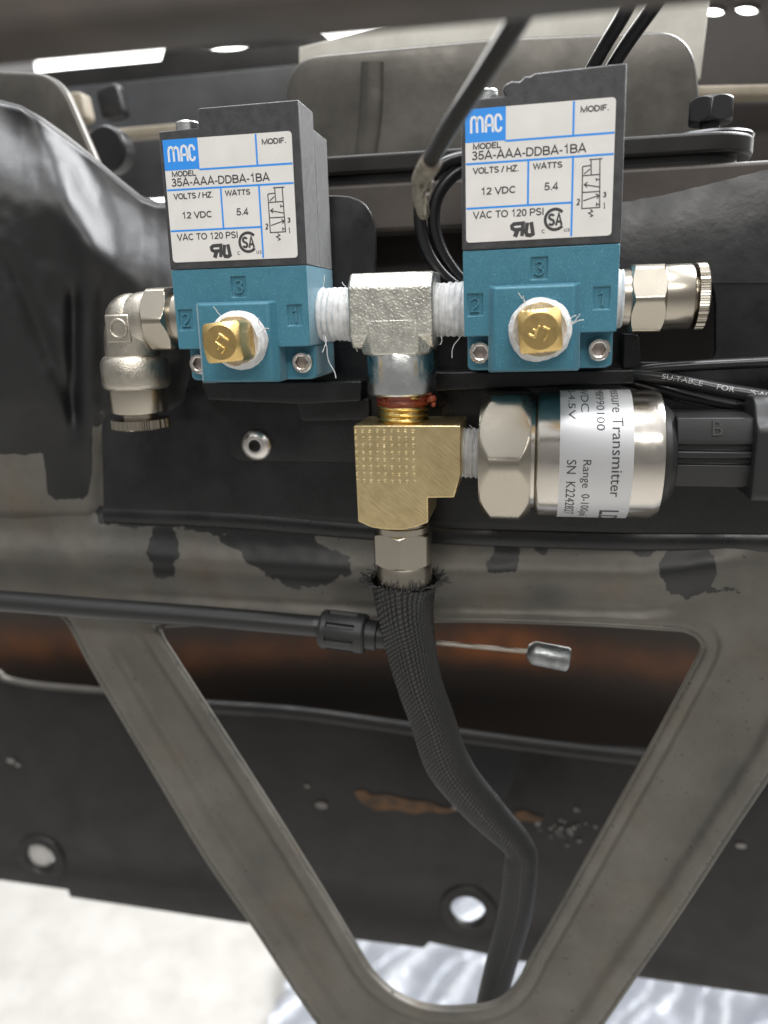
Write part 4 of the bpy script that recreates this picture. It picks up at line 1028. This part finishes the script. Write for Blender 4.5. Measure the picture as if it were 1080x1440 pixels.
for i in range(1, nP): dist.append(dist[-1] + np.linalg.norm(path[i] - path[i - 1]))
b.verts.index_update(); b.faces.ensure_lookup_table(); fi = 0
for i in range(nP - 1):
    for k in range(SEG):
        f = b.faces[fi]; fi += 1
        for lp, (uu, vv) in zip(f.loops, ((k, dist[i]), (k + 1, dist[i]), (k + 1, dist[i + 1]), (k, dist[i + 1]))): lp[uvl].uv = (uu / SEG * 42, vv / 1.3)
mk('braid', b, 'braid', sl, smooth=180, recalc=False)
b = bmesh.new(); st = []
for k in range(120):
    a = 2 * math.pi * k / 120; c, s = math.cos(a), math.sin(a); p = path[0] + np.array([HW[0] * c * .97, HT[0] * s * .97, random.uniform(-.4, .2)])
    out = 0.7 + 1.3 * abs(c) ** 3
    st.append((p, (c * out, s * out * .9, random.uniform(.3, 1.0)), random.uniform(0.8, 3.8)))
strands(b, st, 0.2, 5); fr = mk('frayed_end', b, 'plastic', sl); fr['kind'] = 'stuff'

# ================================================================== push-in elbow
el = thing('elbow_fitting', (-103.8, 192, -28), 'nickel plated push-in elbow fitting on the left valve', 'fitting', 'push-in fittings')
ez = -0.2
b = hexnut(bmesh.new(), (0, 192, ez), 'x', -97.2, -90.4, 7.6, 8.5, ph=R(4), ch=0.9); mk('hex_nut', b, 'nickel', el, smooth=22)
b = rings(bmesh.new(), (0, 192, ez), 'x', [(-90.8, 6.4), (-84.5, 6.4)], 40); mk('neck', b, 'nickel', el)
pa = spline([(-90.5, 192, ez), (-96, 192, ez), (-99.5, 192, ez - .2), (-102.6, 192, ez - 2.2), (-103.6, 192, -5.2), (-103.8, 192, -8), (-103.9, 192, -11)], 6)
b = bmesh.new(); tube(b, pa, [6.9 + .3 * math.sin(i / len(pa) * 3.1) for i in range(len(pa))], 36, sect=lambda i, th: (6.9 * math.copysign(abs(math.cos(th)) ** .9, math.cos(th)), 6.9 * math.copysign(abs(math.sin(th)) ** .9, math.sin(th))))
bmesh.ops.create_icosphere(b, subdivisions=4, radius=6.9, matrix=Matrix.Translation((-103.2, 192, -.6)) @ Matrix.Diagonal((.98, 1, 1.0, 1)))
ebd = mk('elbow_body', b, 'nickelcast', el, smooth=60)
b = rings(bmesh.new(), (-103.8, 192, 0), 'z', [(-9.0, 6.6), (-9.6, 7.8), (-10.8, 8.6), (-16.4, 8.7), (-17.4, 8.3), (-17.9, 7.5)], 56); mk('cast_collar', b, 'nickelcast', el, smooth=50)
b = rings(bmesh.new(), (-103.8, 192, 0), 'z', [(-17.4, 7.5), (-23.6, 7.4), (-24.0, 7.1), (-24.0, 5)], 56); mk('sleeve', b, 'nickel', el, smooth=40)
b = rings(bmesh.new(), (-103.8, 192, 0), 'z', [(-23.5, 4.6), (-26.6, 4.6)], 40); mk('collet', b, 'nickel', el)
b = rings(bmesh.new(), (-103.8, 192, 0), 'z', [(-25.6, 6.2), (-25.8, 7.5), (-28.0, 7.6), (-28.3, 7.2), (-28.3, 4.4)], 160, lambda th, t, r: r * (1 + .012 * (1 if int(th / (2 * math.pi) * 160) % 2 else -1)) if -28.1 < t < -25.7 else r); mk('release_ring', b, 'nickel', el, smooth=25)
c = P(166, 462, 185.2); b = box(bmesh.new(), c[0] - 3.4, c[0] + 3.2, 185.0, 188, c[2] - 3.5, c[2] + 3.4); pad = mk('pad', b, 'nickelcast', el, bevel=0.4)
b = bmesh.new(); stroke(b, arc(c[0] + .2, c[2], 2.2, 0, 360, 24), 0.6, 185.05, 0.5); mk('ring_mark', b, 'nickelcast', pad, bevel=0.2)

# ================================================================== push-in straight
sf = thing('straight_fitting', (18, 192, 1.3), 'straight nickel push-in fitting on the right side of the right valve', 'fitting', 'push-in fittings')
sz = 1.5
b = thread(bmesh.new(), (0, 192, sz), 'x', 15.8, 18.4, 6.6, 1.3, 0.3, rough=.2, seed=3); mk('thread_tape', b, 'tape', sf)
b = rings(bmesh.new(), (0, 192, sz), 'x', [(18.2, 6.4), (19.9, 6.5), (20.4, 6.9)], 48); mk('neck', b, 'nickel', sf)
b = hexnut(bmesh.new(), (0, 192, sz), 'x', 19.9, 27.3, 7.35, 8.2, ph=R(3), ch=0.7); mk('hex_nut', b, 'nickel', sf, smooth=22)
b = rings(bmesh.new(), (0, 192, sz), 'x', [(27.1, 7.2), (32.8, 7.2), (33.3, 6.8), (33.3, 5)], 56); mk('barrel', b, 'nickel', sf, smooth=40)
b = rings(bmesh.new(), (0, 192, sz), 'x', [(33.1, 4.6), (34.2, 4.6)], 40); mk('collet', b, 'nickel', sf)
b = rings(bmesh.new(), (0, 192, sz), 'x', [(33.9, 6.2), (34.1, 7.2), (36.0, 7.2), (36.3, 6.8), (36.3, 4.4)], 160, lambda th, t, r: r * (1 + .012 * (1 if int(th / (2 * math.pi) * 160) % 2 else -1)) if 34 < t < 36.1 else r); mk('release_ring', b, 'nickel', sf, smooth=25)

# ================================================================== wires
def wire(name, pts, r, label, m='wire', cat='wire', group=None, n=10, seg=14):
    pts = [P(*p) for p in pts]; b = bmesh.new(); tube(b, spline(pts, n), r, seg)
    return tag(mk(name, b, m, base=tuple(pts[0]), smooth=180), label, cat, group)
wire('wire', [(700, 214, 206), (655, 220, 205), (622, 232, 204), (598, 262, 203), (590, 300, 203), (598, 345, 203.5), (622, 385, 204), (665, 420, 205)], 1.55, 'outer of two black wires looping behind the right valve', group='looped wires')
wire('wire', [(700, 232, 207), (660, 236, 206), (636, 248, 205), (616, 275, 204.5), (610, 310, 204.5), (620, 350, 205), (645, 388, 205.5), (680, 420, 206)], 1.55, 'inner of two black wires looping behind the right valve', group='looped wires')
wire('wire', [(905, -40, 176), (880, 15, 186), (852, 62, 196), (826, 108, 203), (800, 160, 206)], 1.5, 'left one of two black wires rising behind the right valve', group='rising wires')
wire('wire', [(955, -40, 178), (915, 15, 188), (880, 64, 197), (852, 110, 203), (826, 160, 206)], 1.55, 'right one of two black wires rising behind the right valve', group='rising wires')
cb = thing('near_cable', P(600, 238, 150), 'blurred black cable crossing in front of the right valve corner', 'cable')
b = bmesh.new(); tube(b, spline([P(778, -60, 104), P(732, 22, 112), P(680, 106, 124), P(634, 176, 136), P(600, 234, 147)], 8), 1.5, 16); mk('jacket', b, 'wire', cb, smooth=180)
b = bmesh.new(); tube(b, spline([P(606, 228, 144.5), P(594, 250, 154), P(590, 276, 170), P(596, 300, 190)], 6), [1.9] * 8 + [1.5] * 11, 12)
strands(b, [(P(598 + random.uniform(-8, 10), 236 + random.uniform(0, 40), 152), (random.uniform(-.6, .3), -.2, -1), random.uniform(2, 4)) for _ in range(7)], .25, 5)
mk('frayed_sheath', b, 'fray', cb, smooth=180)
wire('wire', [(860, 532, 204), (905, 520, 201), (980, 514, 199), (1080, 509, 198), (1180, 503, 198)], 1.35, 'upper black wire running right under the straight fitting', group='wires on the right')
wp = [(860, 526, 204), (900, 528, 201), (955, 536, 198.5), (1020, 549, 196.5), (1080, 559, 195), (1180, 575, 194)]
w2 = wire('wire', wp, 1.75, 'black wire with silver printed lettering above the transmitter plug', group='wires on the right')
wire('wire', [(862, 530, 205), (900, 540, 203), (970, 560, 202), (1060, 577, 201), (1160, 590, 201)], 1.5, 'lowest black wire just above the transmitter plug', group='wires on the right')
# silver print on the wire
b = bmesh.new(); path = spline([P(*p) for p in wp], 10); acc = [0]
for i in range(1, len(path)): acc.append(acc[-1] + np.linalg.norm(path[i] - path[i - 1]))
def onwire(s): return np.array([np.interp(s, acc, [p[k] for p in path]) for k in range(3)])
def wtext(s, s0, s1, h0, h1):
    tb = text_bm(s, 0, .02)
    def fn(c):
        a = onwire(s0 + c.x * (s1 - s0)); d = onwire(s0 + c.x * (s1 - s0) + .3) - a; d = _n(d); up = _n(np.array([0, 0, 1]) - d * d[2]); fr = np.cross(d, up); 
        if fr[1] > 0: fr = -fr
        ang = h0 + (h1 - h0) * c.y
        return Vector(a + (fr * math.cos(ang) + up * math.sin(ang)) * 1.79)
    add_bm(b, tb, fn)
def s_at(px): return min(range(len(path)), key=lambda i: abs((lambda c: 540 + F * c[0] / c[2])(CM.T @ path[i]) - px))
wtext('SUITABLE', acc[s_at(934)], acc[s_at(986)], .05, .75); wtext('FOR', acc[s_at(1006)], acc[s_at(1033)], .05, .75); wtext("'SWITCH", acc[s_at(1052)], acc[s_at(1110)], .05, .75)
mk('lettering', b, 'silverprint', w2, recalc=False)

# ================================================================== bowden cable with adjuster
bc = thing('bowden_cable', P(300, 860, 199), 'black sheathed control cable with ribbed adjuster and bare wire end', 'cable')
b = bmesh.new(); tube(b, spline([P(-160, 838, 199), P(0, 845, 199), P(140, 856, 199), P(300, 868, 199), P(462, 882, 199)], 8), [3.35 - .35 * i / 32 for i in range(33)], 20); mk('sheath', b, 'softplastic', bc, smooth=180)
A0 = Vector(P(455, 884, 199)); A1 = Vector(P(566, 898, 199)); w = (A1 - A0).normalized(); vv = Vector((0, 1, 0)); vv = (vv - w * vv.dot(w)).normalized(); uu = vv.cross(w); Ln = (A1 - A0).length
ribs = lambda th, t, r: r - (0.9 if (th / (2 * math.pi) * 8) % 1 < .28 and 1.6 < t < 9.6 else 0)
b = rings(bmesh.new(), A0, None, [(-0.8, 3.5), (-.6, 5.0), (0.2, 5.5), (1.5, 5.5), (1.7, 5.6), (9.5, 5.6), (9.7, 5.6), (11.8, 5.6), (12.4, 5.2), (12.4, 3)], 96, ribs, frame=(uu, vv, w)); mk('adjuster', b, 'plastic', bc, smooth=30)
b = rings(bmesh.new(), A0, None, [(12.2, 4.2), (15.5, 4.2), (15.8, 3.6), (Ln - 3, 3.4), (Ln - 3, 1)], 40, frame=(uu, vv, w)); mk('ferrule', b, 'plastic', bc, smooth=40)
b = bmesh.new(); p0, p1 = P(552, 898, 200), P(750, 917, 200); d = Vector(p1 - p0); L0 = d.length
for k in range(6):
    pts = []
    for i in range(90):
        t = i / 89; a = 2 * math.pi * (k / 6 + t * 7); q = Vector(p0 + (p1 - p0) * t); pts.append(q + Vector((0, math.cos(a), math.sin(a))) * .42)
    tube(b, pts, .26, 6)
mk('inner_wire', b, 'strand', bc, smooth=180)
C0 = Vector(P(741, 916, 200)); C1 = Vector(P(801, 928, 200)); w = (C1 - C0).normalized(); vv = (Vector((0, 1, 0)) - w * w.y).normalized(); uu = vv.cross(w); Lc = (C1 - C0).length
b = rings(bmesh.new(), C0, None, [(0, 1.2), (0.2, 1.9), (1.6, 3.1), (2.2, 3.25), (Lc - .7, 3.3), (Lc - .2, 3.0), (Lc, 2.5)], 40, lambda th, t, r: r * (1 + .03 * math.sin(3 * th + t)), frame=(uu, vv, w)); mk('crimped_end', b, 'crimp', bc, smooth=35)
